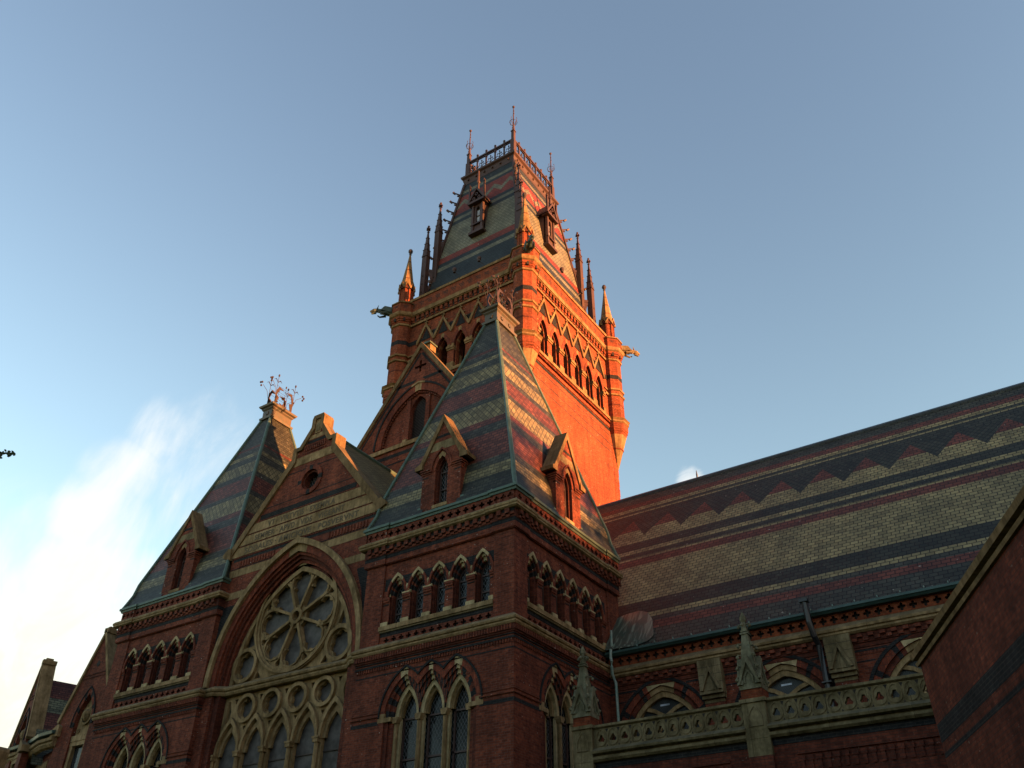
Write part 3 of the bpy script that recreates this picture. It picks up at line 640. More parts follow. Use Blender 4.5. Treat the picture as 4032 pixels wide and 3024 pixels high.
# ------------------------------------------------------------------ gabled transept front with the great window
XC, YG = -10.89, .23
def transept():
    T = thing('gabled_front', 'tall brick gable front with great pointed rose window and carved inscription between two pavilions', 'church front')
    G = Fr((XC, YG), (1, 0), (0, -1))
    sl = 1.215
    def out(off=0.):                         # right half outline, from base up to the apex
        return [(4.55, 17.78), (1.33, 21.72), (1.33, 22.26), (.95, 22.26), (.37, 23.12), (.37, 23.55), (.30, 23.72)]
    half = out(); lo = [(4.215, 3.0), (4.215, 17.5)]
    wh = [(4.215, 17.78), (1.21, 21.60), (1.21, 22.16), (.88, 22.16), (.27, 23.05), (.27, 23.48), (.22, 23.6)]
    outer = lo+wh+[(-x, z) for x, z in wh[::-1]]+[(-x, z) for x, z in lo[::-1]]
    wl_ = MB('brick')
    big = archhole(0, 3.0, 11.95, 3.98, 5.30, 20); big[0] = (-3.98, 3.01); big[1] = (3.98, 3.01)
    wl_.plate(G, outer, [big, circ(0, 20.33, .50, 24)], 0, -.5)
    # dentil courses
    for z, a in ((21.86, .75), (19.07, 2.9), (18.585, 3.3), (18.085, 3.75), (17.56, 4.15)):
        k = int(2*a/.13)
        for i in range(k): u = -a+i*2*a/k; wl_.box(G, u, u+.065, z-.05, z+.0, 0, .035, 'brick_dark')
    for i in range(11): u = -.66+i*.12; wl_.box(G, u, u+.06, 21.95, 22.25, 0, .05)
    for sg in (-1, 1):
        for i in range(13):
            u = sg*(1.6+i*.17)
            if abs(u) > 3.9: continue
            wl_.box(G, *sorted((u, u+.085)), 17.08, 17.36, 0, .04)
    wl_.build('wall', T)
    bd = MB('brick_black')
    for z0, z1, a in ((19.12, 19.36, 2.85), (17.38, 17.52, 4.1), (19.62, 19.66, 2.6), (22.30, 22.46, .58), (20.98, 21.03, 1.75), (17.02, 17.06, 4.15)): bd.box(G, -a, a, z0, z1, -.01, .006)
    for sg in (-1, 1):
        bd.prism(G, [(sg*4.215, 15.34), (sg*3.42, 15.34), (sg*3.78, 14.4), (sg*3.98, 13.4), (sg*4.1, 12.2), (sg*4.215, 12.2)], -.01, .006)
    for a in range(4):
        c_, s_ = math.cos(a*math.pi/2), math.sin(a*math.pi/2); q = [(.50, -.09), (.72, -.12), (.72, .12), (.50, .09)]
        bd.prism(G, [(x*c_-z*s_, 20.33+x*s_+z*c_) for x, z in q], .0, .062)
    bd.build('black_brick_bands', T)
    cr = MB('cream')
    cr.box(G, -1.22, 1.22, 21.30, 21.72, -.01, .02); cr.box(G, -.62, .62, 22.5, 22.72, -.01, .015)
    for z0, z1 in ((18.60, 19.02), (18.10, 18.53), (17.60, 18.03)):
        a = (21.72-z1)/sl+1.10; b = (21.72-z0)/sl+1.10; cr.prism(G, [(-b, z0), (b, z0), (a, z1), (-a, z1)], -.01, .03)
    cr.build('inscription_band', T)
    for txt, zb, xa, xb in (('VT · VIRTVTIS · EXEMPLA', 18.68, -2.25, 1.75), ('SEMPER · APVD · VOS · VIGEANT', 18.18, -2.95, 2.35), ('SODALES · AMICIQVE · POSVERVNT', 17.68, -3.45, 3.2)):
        fc = bpy.data.curves.new('inscription', 'FONT'); fc.body = txt; fc.size = .36; fc.extrude = .006; fc.offset = .009; fc.space_character = 1.1
        fo = bpy.data.objects.new('tmp', fc); COL.objects.link(fo); bpy.context.view_layer.update()
        dg = bpy.context.evaluated_depsgraph_get(); me = bpy.data.meshes.new_from_object(fo.evaluated_get(dg)); bpy.data.objects.remove(fo)
        xs = [v.co.x for v in me.vertices]; w0, w1 = min(xs), max(xs)
        for v in me.vertices:
            x = xa+(v.co.x-w0)/(w1-w0)*(xb-xa); v.co = Vector(G(x, zb+v.co.y, .031+.004+v.co.z))
        me.materials.clear(); me.materials.append(MATS['letter_dark']); o = bpy.data.objects.new('inscription', me); COL.objects.link(o); o.parent = T
    c2 = MB('cream')
    for z0, z1 in ((16.66, 16.99), (15.63, 15.94)):
        for sg in (-1, 1):
            zi = z1; RR = (4.2**2+5.55**2)/8.4
            f = lambda z: math.sqrt(max(RR*RR-(z-11.95)**2, 0))-(RR-4.2)+.03
            c2.prism(G, [(sg*4.215, z0), (sg*f(z0), z0), (sg*f(z1), z1), (sg*4.215, z1)], -.01, .012)
    build_each(c2, 'stone_band', T)
    # coping
    cp = MB('coping_stone'); prev = None
    pts = half; inn = [(4.30, 17.62), (1.10, 21.50), (1.10, 22.06), (.82, 22.06), (.17, 23.02), (.17, 23.42), (.14, 23.55)]
    for sg in (-1, 1):
        for i in range(len(pts)-1):
            q = [(sg*pts[i][0], pts[i][1]), (sg*pts[i+1][0], pts[i+1][1]), (sg*inn[i+1][0], inn[i+1][1]), (sg*inn[i][0], inn[i][1])]
            cp.hexa([G(u, z, .10) for u, z in q], [G(u, z, -.52) for u, z in q])
        cp.prism(G, [(sg*4.2, 17.50), (sg*4.72, 17.72), (sg*4.72, 17.86), (sg*4.45, 18.10), (sg*4.25, 18.05)], -.55, .16)
    cp.hexa([G(u, z, .10) for u, z in ((-.30, 23.72), (.30, 23.72), (.14, 23.5), (-.14, 23.5))], [G(u, z, -.52) for u, z in ((-.30, 23.72), (.30, 23.72), (.14, 23.5), (-.14, 23.5))])
    cp.box(G, -.17, .17, 22.75, 23.5, 0, .03, 'cream'); cp.box(G, -.12, .12, 22.85, 23.3, .03, .05, 'cream_grimy')
    cp.build('coping', T)
    # round window
    oc = MB('brick')
    oc.ring(G, circ(0, 20.33, .50)+[circ(0, 20.33, .50)[0]], circ(0, 20.33, .72)+[circ(0, 20.33, .72)[0]], -.02, .06, 'voussoir')
    oc.ring(G, circ(0, 20.33, .40)+[circ(0, 20.33, .40)[0]], circ(0, 20.33, .50)+[circ(0, 20.33, .50)[0]], -.35, -.05, 'brick_dark'); o = oc.build('round_window', T)
    p = MB('glass_lead'); p.face([G(u, z, -.38) for u, z in circ(0, 20.33, .42, 16)]); p.build('pane', o)
    q = MB('timber_brown')
    for a in (.6, 2.2): q.prism(G, [(-.4*math.cos(a)-.02, 20.33-.4*math.sin(a)), (-.4*math.cos(a)+.02, 20.33-.4*math.sin(a)), (.4*math.cos(a)+.02, 20.33+.4*math.sin(a)), (.4*math.cos(a)-.02, 20.33+.4*math.sin(a))], -.37, -.33)
    q.build('glazing_bar', o)
    # great arch
    ar = MB('brick'); A_ = lambda hw, h: [(hw, 11.95)]+arc(0, 11.95, hw, h, 26)[1:-1]+[(-hw, 11.95)]
    ar.ring(G, A_(3.98, 5.30), A_(4.20, 5.56), -.1, .20, 'cream')
    ar.ring(G, A_(3.72, 4.98), A_(3.98, 5.30), -.3, .06, lambda i, k: 'cream' if abs(i-(k-1)/2) < 1.6 else 'voussoir')
    for i, (a, b) in enumerate((((3.62, 4.86), (3.72, 4.98)), ((3.50, 4.72), (3.62, 4.86)), ((3.38, 4.58), (3.50, 4.72)), ((3.28, 4.46), (3.38, 4.58)))):
        ar.ring(G, A_(*a), A_(*b), -.7, -.04-.11*i, 'brick_dark' if i % 2 else 'voussoir')
    o = ar.build('great_arch', T)
    jb = MB('brick')
    for sg in (-1, 1):
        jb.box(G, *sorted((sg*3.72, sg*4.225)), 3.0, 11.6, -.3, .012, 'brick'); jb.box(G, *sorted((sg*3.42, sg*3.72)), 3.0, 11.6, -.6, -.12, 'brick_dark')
    build_each(jb, 'jamb', T)
    st = MB('cream'); st.sweep([(XC-4.22, YG+.4), (XC-4.22, YG), (XC-3.7, YG), (XC-3.4, YG+.22), (XC-3.3, YG+.32), (XC+3.3, YG+.32), (XC+3.4, YG+.22), (XC+3.7, YG), (XC+4.22, YG), (XC+4.22, YG+.4)],
        [(0, 11.58), (.08, 11.60), (.12, 11.68), (.10, 11.74), (.16, 11.78), (.18, 11.84), (.14, 11.90), (0, 12.0)]); st.box(G, -3.7, 3.7, 11.60, 11.94, -.6, -.30); st.build('string_course', T)
    # rose window: tracery at n=-.47..-.75
    n0, n1 = -.47, -.62; tr = MB('tracery'); rc, rr = 14.28, 2.30
    def rose_holes(r_hub, grow):
        H = [circ(0, rc, r_hub, 12)]
        for k in range(8):
            a = math.pi/2+k*math.pi/4; sp = .045+grow*.35
            side = [(.48, .48*.414-sp-.03), (1.18, 1.18*.414-sp), (1.26, .36), (1.34, .45), (1.46, .53), (1.60, .53), (1.69, .46), (1.70, .34), (1.76, .30), (1.88, .28), (1.95, .18), (1.98, .07)]
            loc = side+[(x, -y) for x, y in side[::-1]]
            H.append([(x*math.cos(a)-y*math.sin(a), rc+x*math.sin(a)+y*math.cos(a)) for x, y in loc])
            a2 = a+math.pi/8; tri = [(1.68, 0), (1.92, .14), (2.0, .10), (2.02, 0), (2.0, -.10), (1.92, -.14)]
            H.append([(x*math.cos(a2)-y*math.sin(a2), rc+x*math.sin(a2)+y*math.cos(a2)) for x, y in tri])
        return H
    big_ = [(3.28, 12.0)]+arc(0, 11.95, 3.28, 4.46, 20)[1:-1]+[(-3.28, 12.0)]
    disc = circ(0, rc, rr, 48)
    rnd = [foil(sg*2.56, 12.72, .52, 7, math.pi/2, 3, .42) for sg in (-1, 1)]
    spn = []
    for sg in (-1, 1):
        spn += [[(sg*x, z) for x, z in q] for q in ([(2.30, 13.55), (2.48, 13.50), (2.86, 13.46), (2.80, 13.9), (2.52, 14.5), (2.48, 14.0)], [(1.62, 12.12), (1.98, 12.12), (1.84, 12.42)], [(.55, 12.04), (1.25, 12.04), (1.0, 12.10)],
               [(2.46, 14.9), (2.40, 15.15), (2.15, 15.55), (2.30, 15.1)])]
    tr.plate(G, big_, [disc]+rnd+spn, n0, n1)
    tr.plate(G, circ(0, rc, rr-.004, 48), rose_holes(.20, 0), n0+.02, n1)
    o = tr.build('rose_window', T)
    mo = MB('tracery')
    cl = lambda L: L+[L[0]]
    mo.ring(G, cl(circ(0, rc, 2.06, 48)), cl(circ(0, rc, 2.30, 48)), n0+.0, n0+.10); mo.ring(G, cl(circ(0, rc, 2.16, 48)), cl(circ(0, rc, 2.26, 48)), n0+.0, n0+.16)
    mo.ring(G, cl(circ(0, rc, .20, 16)), cl(circ(0, rc, .34, 16)), n0, n0+.13)
    for k in range(8):
        a = math.pi/8+k*math.pi/4; c_, s_ = math.cos(a), math.sin(a); q = [(.33, -.055), (1.72, -.055), (1.72, .055), (.33, .055)]
        mo.prism(G, [(x*c_-y*s_, rc+x*s_+y*c_) for x, y in q], n0, n0+.10)
        a = math.pi/2+k*math.pi/4; c_, s_ = math.cos(a), math.sin(a)
        hd = [(1.22, .52), (1.45, .58), (1.70, .55), (1.93, .36), (2.08, 0), (1.93, -.36), (1.70, -.55), (1.45, -.58), (1.22, -.52)]; hi = [(x-.02 if abs(y) > .2 else x-.09, y*.86) for x, y in hd]
        f = lambda L: [(x*c_-y*s_, rc+x*s_+y*c_) for x, y in L]
        mo.ring(G, f(hi), f(hd), n0, n0+.075)
    for sg in (-1, 1): mo.ring(G, cl(circ(sg*2.56, 12.72, .56)), cl(circ(sg*2.56, 12.72, .70)), n0, n0+.14)
    mo.ring(G, arc(0, 11.95, 3.10, 4.24, 20), arc(0, 11.95, 3.27, 4.45, 20), n0-.02, n0+.12); mo.build('moulded_ribs', o)
    # lower lights
    lw = MB('tracery'); H = []
    for i in range(5): H.append(archhole((i-2)*1.38, 3.2, 9.35, .56, 1.18, 8))
    for i in range(4): H.append(foil((i-1.5)*1.38, 11.0, .40, 6, math.pi/2, 3, .42))
    for sg in (-1, 1):
        H.append([(sg*x, z) for x, z in ((3.05, 10.6), (3.22, 10.55), (3.22, 11.4), (3.12, 11.4), (2.98, 11.0))])
        for u in (.0, 1.38): pass
    for i in range(5):
        u = (i-2)*1.38
        H.append([(u-.10, 11.45), (u+.10, 11.45), (u, 11.22)])
    for i in range(4):
        u = (i-1.5)*1.38; H.append([(u, 10.18), (u+.09, 10.36), (u-.09, 10.36)])
    lw.plate(G, [(-3.42, 3.1), (3.42, 3.1), (3.42, 11.6), (-3.42, 11.6)], H, n0, n1)
    o2 = lw.build('lower_window', T)
    m2 = MB('tracery')
    for i in range(5):
        u = (i-2)*1.38; m2.ring(G, arc(u, 9.35, .56, 1.18, 10), arc(u, 9.35, .67, 1.38, 10), n0, n0+.13)
        m2.ring(G, arc(u, 9.35, .42, .86, 8), arc(u, 9.35, .56, 1.10, 8), n1+.02, n1+.14, 'cream')
    for i in range(4): m2.ring(G, cl(circ((i-1.5)*1.38, 11.0, .42, 20)), cl(circ((i-1.5)*1.38, 11.0, .56, 20)), n0, n0+.13)
    for i in range(6):
        u = (i-2.5)*1.38; m2.tube([G(u, 3.1, n0+.10), G(u, 9.2, n0+.10)], .085, 8); m2.box(G, u-.12, u+.12, 9.20, 9.40, n0, n0+.22); m2.box(G, u-.15, u+.15, 9.33, 9.40, n0, n0+.24)
    m2.build('moulded_ribs', o2)
    gp = MB('glass_screen'); gp.face([G(u, z, n1-.02) for u, z in ((-3.4, 3.1), (3.4, 3.1), (3.4, 12.0), (3.2, 13.2), (2.2, 15.2), (0, 16.5), (-2.2, 15.2), (-3.2, 13.2), (-3.4, 12.0))]); gp.build('pane', o2)
    bar = MB('iron_dark')
    for z in (5, 6.3, 7.6, 8.9): bar.box(G, -3.4, 3.4, z, z+.04, n1-.01, n1+.03)
    bar.build('saddle_bars', o2)
    # roof behind the gable
    rf = MB('slate_olive'); Zr, hw, zb = 23.10, 4.9, 23.10-4.9*sl
    rf.hexa([(XC-hw, .62, zb), (XC+hw, .62, zb), (XC, .62, Zr)], [(XC-hw, 10.2, zb), (XC+hw, 10.2, zb), (XC, 10.2, Zr)]); rf.wbox(XC-4.2, XC+4.2, 1.4, 10.0, 0, zb+.1, 'brick_dark')
    ro = rf.build('roof', T); k = MB('copper_green'); k.tube([(XC, .7, Zr+.04), (XC, 6.85, Zr+.04)], .10, 6); k.build('ridge_flashing', ro)
    v = MB('copper_dark')
    for sg in (-1, 1): v.wbox(*sorted((XC+sg*4.24, XC+sg*4.62)), .5, 1.6, 16.62, 17.5)
    build_each(v, 'valley_gutter', T)
transept()

# ------------------------------------------------------------------ belfry tower
def tower():
    T = thing('belfry_tower', 'square brick belfry tower with banded slate roof, sunlit orange on its right side', 'tower')
    x0, x1, y0, y1 = -15.67, -6.10, 10.25, 21.03; cx, cy = (x0+x1)/2, (y0+y1)/2
    A = Fr((x0, y0), (1, 0), (0, -1)); B = Fr((x1, y0), (0, 1), (1, 0)); Cc = Fr((x0, y1), (0, -1), (-1, 0)); D = Fr((x1, y1), (-1, 0), (0, 1))
    wx, wy = x1-x0, y1-y0
    ua = [wx/2+(i-2)*1.37 for i in range(5)]; ub = [wy/2+.10+(i-2.5)*1.385 for i in range(6)]
    sets = ((A, ua, wx), (B, ub, wy), (Cc, [wy-u for u in ub[::-1]], wy), (D, ua, wx))
    w = MB('brick_tower')
    for fr, us, ww in sets:
        w.face([fr(0, 0), fr(ww, 0), fr(ww, 32.1), fr(0, 32.1)]) if fr is not B else w.plate(fr, [(0, 0), (ww, 0), (ww, 32.1), (0, 32.1)], [[(8.05, 21), (9.0, 21), (9.0, 24.6), (8.75, 25.3), (8.3, 25.3), (8.05, 24.6)]], 0, -.5, rim=False)
        w.plate(fr, [(0, 32.1), (ww, 32.1), (ww, 38.45), (0, 38.45)], [archhole(u, 32.80, 34.62, .44, 1.02, 8) for u in us], -.02, -.95, mh='brick_dark', rim=False)
        w.plate(fr, [(0.5, 38.45), (ww-.5, 38.45), (ww-.5, 39.85), (.5, 39.85)], [], .10, -.35)
    w.build('wall', T)
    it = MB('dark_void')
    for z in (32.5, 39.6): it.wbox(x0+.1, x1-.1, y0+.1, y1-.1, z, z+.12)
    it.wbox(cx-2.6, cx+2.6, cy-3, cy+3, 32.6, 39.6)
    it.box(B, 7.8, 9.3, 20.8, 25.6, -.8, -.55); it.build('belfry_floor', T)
    st = MB('cream_tower'); bk = MB('brick_black'); br = MB('brick_tower')
    for fr, us, ww in sets[:2]:
        e0, e1 = .55, ww-.55
        st.box(fr, e0, e1, 32.55, 32.76, -.3, .20); st.box(fr, e0, e1, 32.76, 32.86, -.3, .08)
        for i in range(int((e1-e0)/.14)): u = e0+i*.14; br.box(fr, u, u+.07, 32.38, 32.54, 0, .14)
        br.box(fr, e0, e1, 32.42, 32.55, 0, .10); br.box(fr, e0, e1, 32.06, 32.30, 0, .05)
        bk.box(fr, e0, e1, 31.80, 32.02, -.01, .006)
        for z in (31.44, 30.80, 30.23): bk.box(fr, e0*0+.03, ww-.03, z, z+.05, -.03, .004, 'mortar_shadow')
        # dentils under the parapet
        st.box(fr, e0, e1, 37.55, 37.70, 0, .10); st.box(fr, e0, e1, 37.72, 37.78, 0, .05)
        k = int((e1-e0)/.37)
        br.box(fr, e0, e1, 37.80, 38.30, .0, .05)
        for i in range(k+1):
            u = e0+i*(e1-e0)/k; br.box(fr, u-.10, u+.10, 37.95, 38.30, .05, .16); br.box(fr, u-.10, u+.10, 37.80, 37.95, .05, .10); bk.box(fr, u+.101, u+.27, 37.88, 38.26, .05, .053, 'mortar_shadow')
        st.box(fr, e0, e1, 38.30, 38.62, 0, .26); st.box(fr, e0, e1, 38.24, 38.31, 0, .20)
        k = int((e1-e0)/.62)
        for i in range(k):
            u = e0+(i+.5)*(e1-e0)/k
            for j, s_ in enumerate((.20, .12, .04)): bk.box(fr, u-s_, u+s_, 39.32-.13*j, 39.38-.13*j, .10, .105, 'mortar_shadow'); bk.box(fr, u+s_-.03, u+s_, 39.05+.02*j, 39.32-.13*j, .10, .104, 'mortar_shadow') if j < 2 else None
        st.box(fr, e0, e1, 39.70, 39.90, -.35, .17, 'cream_tower')
        # black band behind the gablets
        for i in range(len(us)+1):
            a = us[i-1]+.02 if i else e0; b = us[i]-.02 if i < len(us) else e1
        bk.box(fr, e0, us[0]-.35, 35.98, 36.32, -.01, .008); bk.box(fr, us[-1]+.35, e1, 35.98, 36.32, -.01, .008)
        for a, b in zip(us[:-1], us[1:]): m_ = (a+b)/2; bk.prism(fr, [(m_-.20, 36.32), (m_-.07, 36.05), (m_+.07, 36.05), (m_+.20, 36.32), (m_+.33, 36.62), (m_-.33, 36.62)], -.018, -.008)
        st.box(fr, e0, us[0]-.75, 34.62, 34.80, -.02, .10); st.box(fr, us[-1]+.75, e1, 34.62, 34.80, -.02, .10); st.box(fr, e0, us[0]-.72, 35.05, 35.15, -.02, .08); st.box(fr, us[-1]+.72, e1, 35.05, 35.15, -.02, .08)
    st.build('string_course', T); bk.build('black_brick_bands', T); br.build('corbel_table', T)
    for fr, us, ww in sets[:2]:
        for i, u in enumerate(us):
            o = MB('brick_tower')
            o.ring(fr, arc(u, 34.62, .44, 1.02), arc(u, 34.62, .62, 1.32), -.06, .01, lambda j, k: 'cream_tower' if (abs(j-(k-1)/2) < 1.2 or j in (0, k-1)) else 'voussoir')
            o.ring(fr, arc(u, 34.62, .36, .90), arc(u, 34.62, .44, 1.02), -.45, -.20, lambda j, k: 'cream_tower' if j % 5 == 2 else 'brick_tower')
            for s_ in (-1, 1):
                o.box(fr, *sorted((u+s_*.36, u+s_*.44)), 32.86, 34.62, -.45, -.20, 'brick_tower'); o.box(fr, *sorted((u+s_*.30, u+s_*.37)), 32.86, 34.1, -.70, -.55, 'cream_tower')
                o.box(fr, *sorted((u+s_*.40, u+s_*.69)), 34.42, 34.60, -.55, .09, 'cream_tower'); o.box(fr, *sorted((u+s_*.42, u+s_*.688)), 34.30, 34.42, -.45, .04, 'cream_tower')
                o.box(fr, *sorted((u+s_*.43, u+s_*.689)), 32.84, 33.35, -.3, .03, 'cream_tower')
            # stone gablet with crockets
            hw, zb, za = .66, 35.86, 37.20
            for s_ in (-1, 1):
                o.prism(fr, [(u, za+.14), (u, za-.10), (u+s_*(hw-.06), zb-.02), (u+s_*.69, zb-.12), (u+s_*(hw+.02), zb+.20)], -.0, .10, 'cream_tower')
                for t in (.3, .62): c = fr(u+s_*(hw*t+.10), za-(za-zb)*t+.14, .06); o.ball(c, .055, 'cream_grimy', 6)
            o.box(fr, u-.035, u+.035, za, za+.38, .02, .09, 'cream_tower'); o.box(fr, u-.12, u+.12, za+.16, za+.22, .02, .09, 'cream_tower'); o.ball(fr(u, za+.42, .055), .06, 'cream_tower', 6)
            o.prism(fr, [(u-.36, 36.04), (u, 36.02), (u+.36, 36.04), (u, 36.96)], -.0, .012, 'brick_black')
            o.build('belfry_arch', T)
    fin = MB('iron_dark')
    # stair window stones
    s2 = MB('cream_tower')
    for q in ([(7.80, 25.0), (8.02, 25.0), (8.02, 25.75), (7.80, 25.5)], [(8.35, 25.35), (8.6, 25.35), (8.55, 25.8), (8.38, 25.8)], [(9.03, 24.2), (9.28, 24.2), (9.2, 24.9), (9.03, 24.9)]): s2.prism(B, q, -.01, .01)
    build_each(s2, 'window_stone', T)
    # quoin strips
    q = MB('brick_tower'); q.box(B, wy-.55, wy+.02, 0, 31.2, -.1, .012)
    for i in range(14): q.box(B, wy-.1, wy+.05, 20.4+i*.7, 20.9+i*.7, -.3, .02)
    q.build('corner_strip', T)
    # octagonal corner turrets
    for (tx, ty) in ((x0, y0), (x1, y0), (x1, y1), (x0, y1)):
        a = lambda ap: ap/math.cos(math.pi/8)
        t = MB('brick_tower')
        t.lathe(tx, ty, [(a(.05), 29.3), (a(.50), 31.0), (a(.66), 31.62)], 8, 'cream_tower'); t.lathe(tx, ty, [(a(.64), 30.55), (a(.645), 30.62)] if 0 else [(a(.44), 30.62), (a(.455), 30.70)], 8, 'brick_tower')
        t.lathe(tx, ty, [(a(.66), 31.62), (a(.70), 31.70), (a(.70), 31.78), (a(.76), 31.84), (a(.76), 31.95), (a(.80), 32.0), (a(.80), 32.42)], 8)
        t.lathe(tx, ty, [(a(.80), 32.42), (a(.88), 32.47), (a(.88), 32.58), (a(.80), 32.62), (a(.95), 32.74), (a(.70), 32.88)], 8, 'cream_tower')
        t.lathe(tx, ty, [(a(.66), 32.7), (a(.66), 37.6)], 8)
        for z in (34.65, 35.08): t.lathe(tx, ty, [(a(.64), z-.06), (a(.75), z-.02), (a(.77), z+.08), (a(.66), z+.16)], 8, 'cream_tower')
        t.lathe(tx, ty, [(a(.64), 35.98), (a(.668), 35.99), (a(.668), 36.32), (a(.64), 36.33)], 8, 'brick_black'); t.lathe(tx, ty, [(a(.64), 33.86), (a(.667), 33.87), (a(.667), 33.97), (a(.64), 33.98)], 8, 'brick_dark')
        t.lathe(tx, ty, [(a(.64), 37.50), (a(.74), 37.54), (a(.76), 37.66), (a(.66), 37.70)], 8, 'cream_tower')
        t.lathe(tx, ty, [(a(.66), 37.70), (a(.72), 37.74), (a(.72), 37.84), (a(.78), 37.88), (a(.78), 37.98), (a(.84), 38.02), (a(.84), 38.22)], 8)
        t.lathe(tx, ty, [(a(.84), 38.20), (a(.94), 38.26), (a(.98), 38.36), (a(.98), 38.52), (a(.80), 38.62)], 8, 'cream_tower')
        t.lathe(tx, ty, [(a(.82), 38.55), (a(.82), 39.34)], 8); t.lathe(tx, ty, [(a(.82), 39.34), (a(.90), 39.36), (a(.90), 39.44), (a(.60), 39.66), (a(.5), 39.8)], 8, 'cream_tower')
        for i in range(8):
            an = i*math.pi/4; f = Fr((tx+math.cos(an)*.80, ty+math.sin(an)*.80), (-math.sin(an), math.cos(an)), (math.cos(an), math.sin(an)))
            t.box(f, -.07, .07, 37.86, 38.12, -.03, .045, 'mortar_shadow'); 
            f2 = Fr((tx+math.cos(an)*.82, ty+math.sin(an)*.82), (-math.sin(an), math.cos(an)), (math.cos(an), math.sin(an)))
            for j, s_ in enumerate((.17, .10)): t.box(f2, -s_, s_, 39.12-.1*j, 39.17-.1*j, 0, .006, 'mortar_shadow')
        t.lathe(tx, ty, [(a(.42), 39.75), (a(.42), 41.25)], 8)
        for i in range(8):
            an = (i+.5)*math.pi/4; f = Fr((tx+math.cos(an)*a(.42), ty+math.sin(an)*a(.42)), (-math.sin(an), math.cos(an)), (math.cos(an), math.sin(an))); t.box(f, -.055, .055, 39.8, 41.0, -.05, .05)
            an = i*math.pi/4; f = Fr((tx+math.cos(an)*.50, ty+math.sin(an)*.50), (-math.sin(an), math.cos(an)), (math.cos(an), math.sin(an)))
            for s_ in (-1, 1): t.prism(f, [(0, 41.62), (0, 41.42), (s_*.20, 40.98), (s_*.27, 40.94), (s_*.27, 41.06)], -.08, .06, 'cream_tower')
            t.prism(f, [(-.2, 41.0), (.2, 41.0), (0, 41.5)], -.06, .0, 'brick_dark')
        t.lathe(tx, ty, [(a(.50), 41.2), (a(.36), 42.0), (a(.35), 42.06), (a(.25), 42.85), (a(.235), 42.93), (a(.14), 43.7), (a(.13), 43.78), (a(.05), 44.5)], 8,
                ['cream_tower', 'brick_dark', 'cream_tower', 'brick_dark', 'cream_tower', 'brick_dark', 'cream_tower'])
        t.lathe(tx, ty, [(.06, 44.45), (.10, 44.52), (.06, 44.6), (.15, 44.72), (.17, 44.84), (.12, 44.96), (.05, 45.03)], 8, 'iron_dark')
        t.build('corner_turret', T)
    # gargoyles
    for (tx, ty, dx, dy, mt) in ((x0, y0, -1, -1, 'gargoyle_copper'), (x1, y0, 1, -1, 'gargoyle_copper'), (x1, y1, 1, 1, 'cream_grimy')):
        gg = MB(mt); d = Vector((dx, dy, 0)).normalized(); o = Vector((tx, ty, 38.95))+d*.7
        P = lambda s_, z, side=0.: o+d*s_+Vector((0, 0, z))+Vector((-d.y, d.x, 0))*side
        gg.tube([P(0, 0), P(.4, .02), P(.8, .10), P(1.1, .12), P(1.3, .05), P(1.55, -.05)], [.19, .21, .16, .14, .17, .06], 8)
        gg.tube([P(1.2, -.05), P(1.45, -.22)], [.12, .05], 6)
        for s_ in (-1, 1):
            gg.tube([P(1.12, .18, s_*.1), P(1.05, .46, s_*.16)], [.06, .01], 5); gg.tube([P(.5, -.1, s_*.2), P(.9, -.22, s_*.24), P(1.05, -.12, s_*.22)], [.09, .06, .04], 5)
            gg.prism(Fr((o+d*.2).to_2d()+Vector((-d.y, d.x))*s_*.22, d.to_2d(), Vector((-d.y, d.x))*s_), [(0, 38.9), (.7, 39.0), (.45, 39.35), (-.1, 39.3)], 0, .04)
        gg.build('gargoyle', T)
    # projecting gable on the front face
    GY = 6.85; g_ = Fr((XC, GY), (1, 0), (0, -1)); s3 = MB('brick')
    gab = [(-4.75, 22), (4.75, 22), (4.75, 25.55), (0, 32.15), (-4.75, 25.55)]
    recess = archhole(0, 25.9, 26.0, 2.35, 3.02, 14)
    s3.plate(g_, gab, [recess, [(x*.9, 30.68+z*.9) for x, z in ((-.09, .09), (-.45, .09), (-.45, -.09), (-.09, -.09), (-.09, -.45), (.09, -.45), (.09, -.09), (.45, -.09), (.45, .09), (.09, .09), (.09, .45), (-.09, .45))]], 0, -.4)
    s3.plate(g_, [(-2.5, 25.8), (2.5, 25.8), (2.5, 29.2), (-2.5, 29.2)], [archhole(0, 25.95, 27.9, .53, .85, 6)], -.16, -.5)
    s3.ring(g_, arc(0, 26.0, 2.35, 3.02, 20), arc(0, 26.0, 2.75, 3.48, 20), -.02, .03, lambda i, k: 'cream' if abs(i-(k-1)/2) < 1.4 else 'voussoir')
    s3.ring(g_, arc(0, 26.0, 2.75, 3.48, 20), arc(0, 26.0, 2.85, 3.60, 20), -.02, .08, lambda i, k: 'cream' if abs(i-(k-1)/2) < 2.2 else 'brick_black')
    for sg in (-1, 1):
        s3.box(g_, *sorted((sg*.53, sg*.80)), 25.9, 28.6, -.16, -.06)
        P_ = arc(0, 26.0, 2.30, 2.94, 22); 
    for (u, z) in arc(0, 26.0, 2.28, 2.93, 24): s3.box(g_, u-.05, u+.05, z-.05, z+.05, -.12, -.05)
    s3.box(g_, -4.75, 4.75, 22, 22.1, -3.4, 0)
    for sg in (-1, 1): s3.face([g_(sg*4.75, 22), g_(sg*4.75, 25.5), g_(sg*4.75, 25.5, -3.4), g_(sg*4.75, 22, -3.4)])
    for z0, z1, hw_ in ((29.55, 29.78, 1.55), (29.28, 29.34, 1.9)):
        s3.box(g_, -hw_ if z0 > 29.7 else -hw_, hw_, z0, z1, -.01, .006, 'brick_black') if z0 < 29.5 and 0 else None
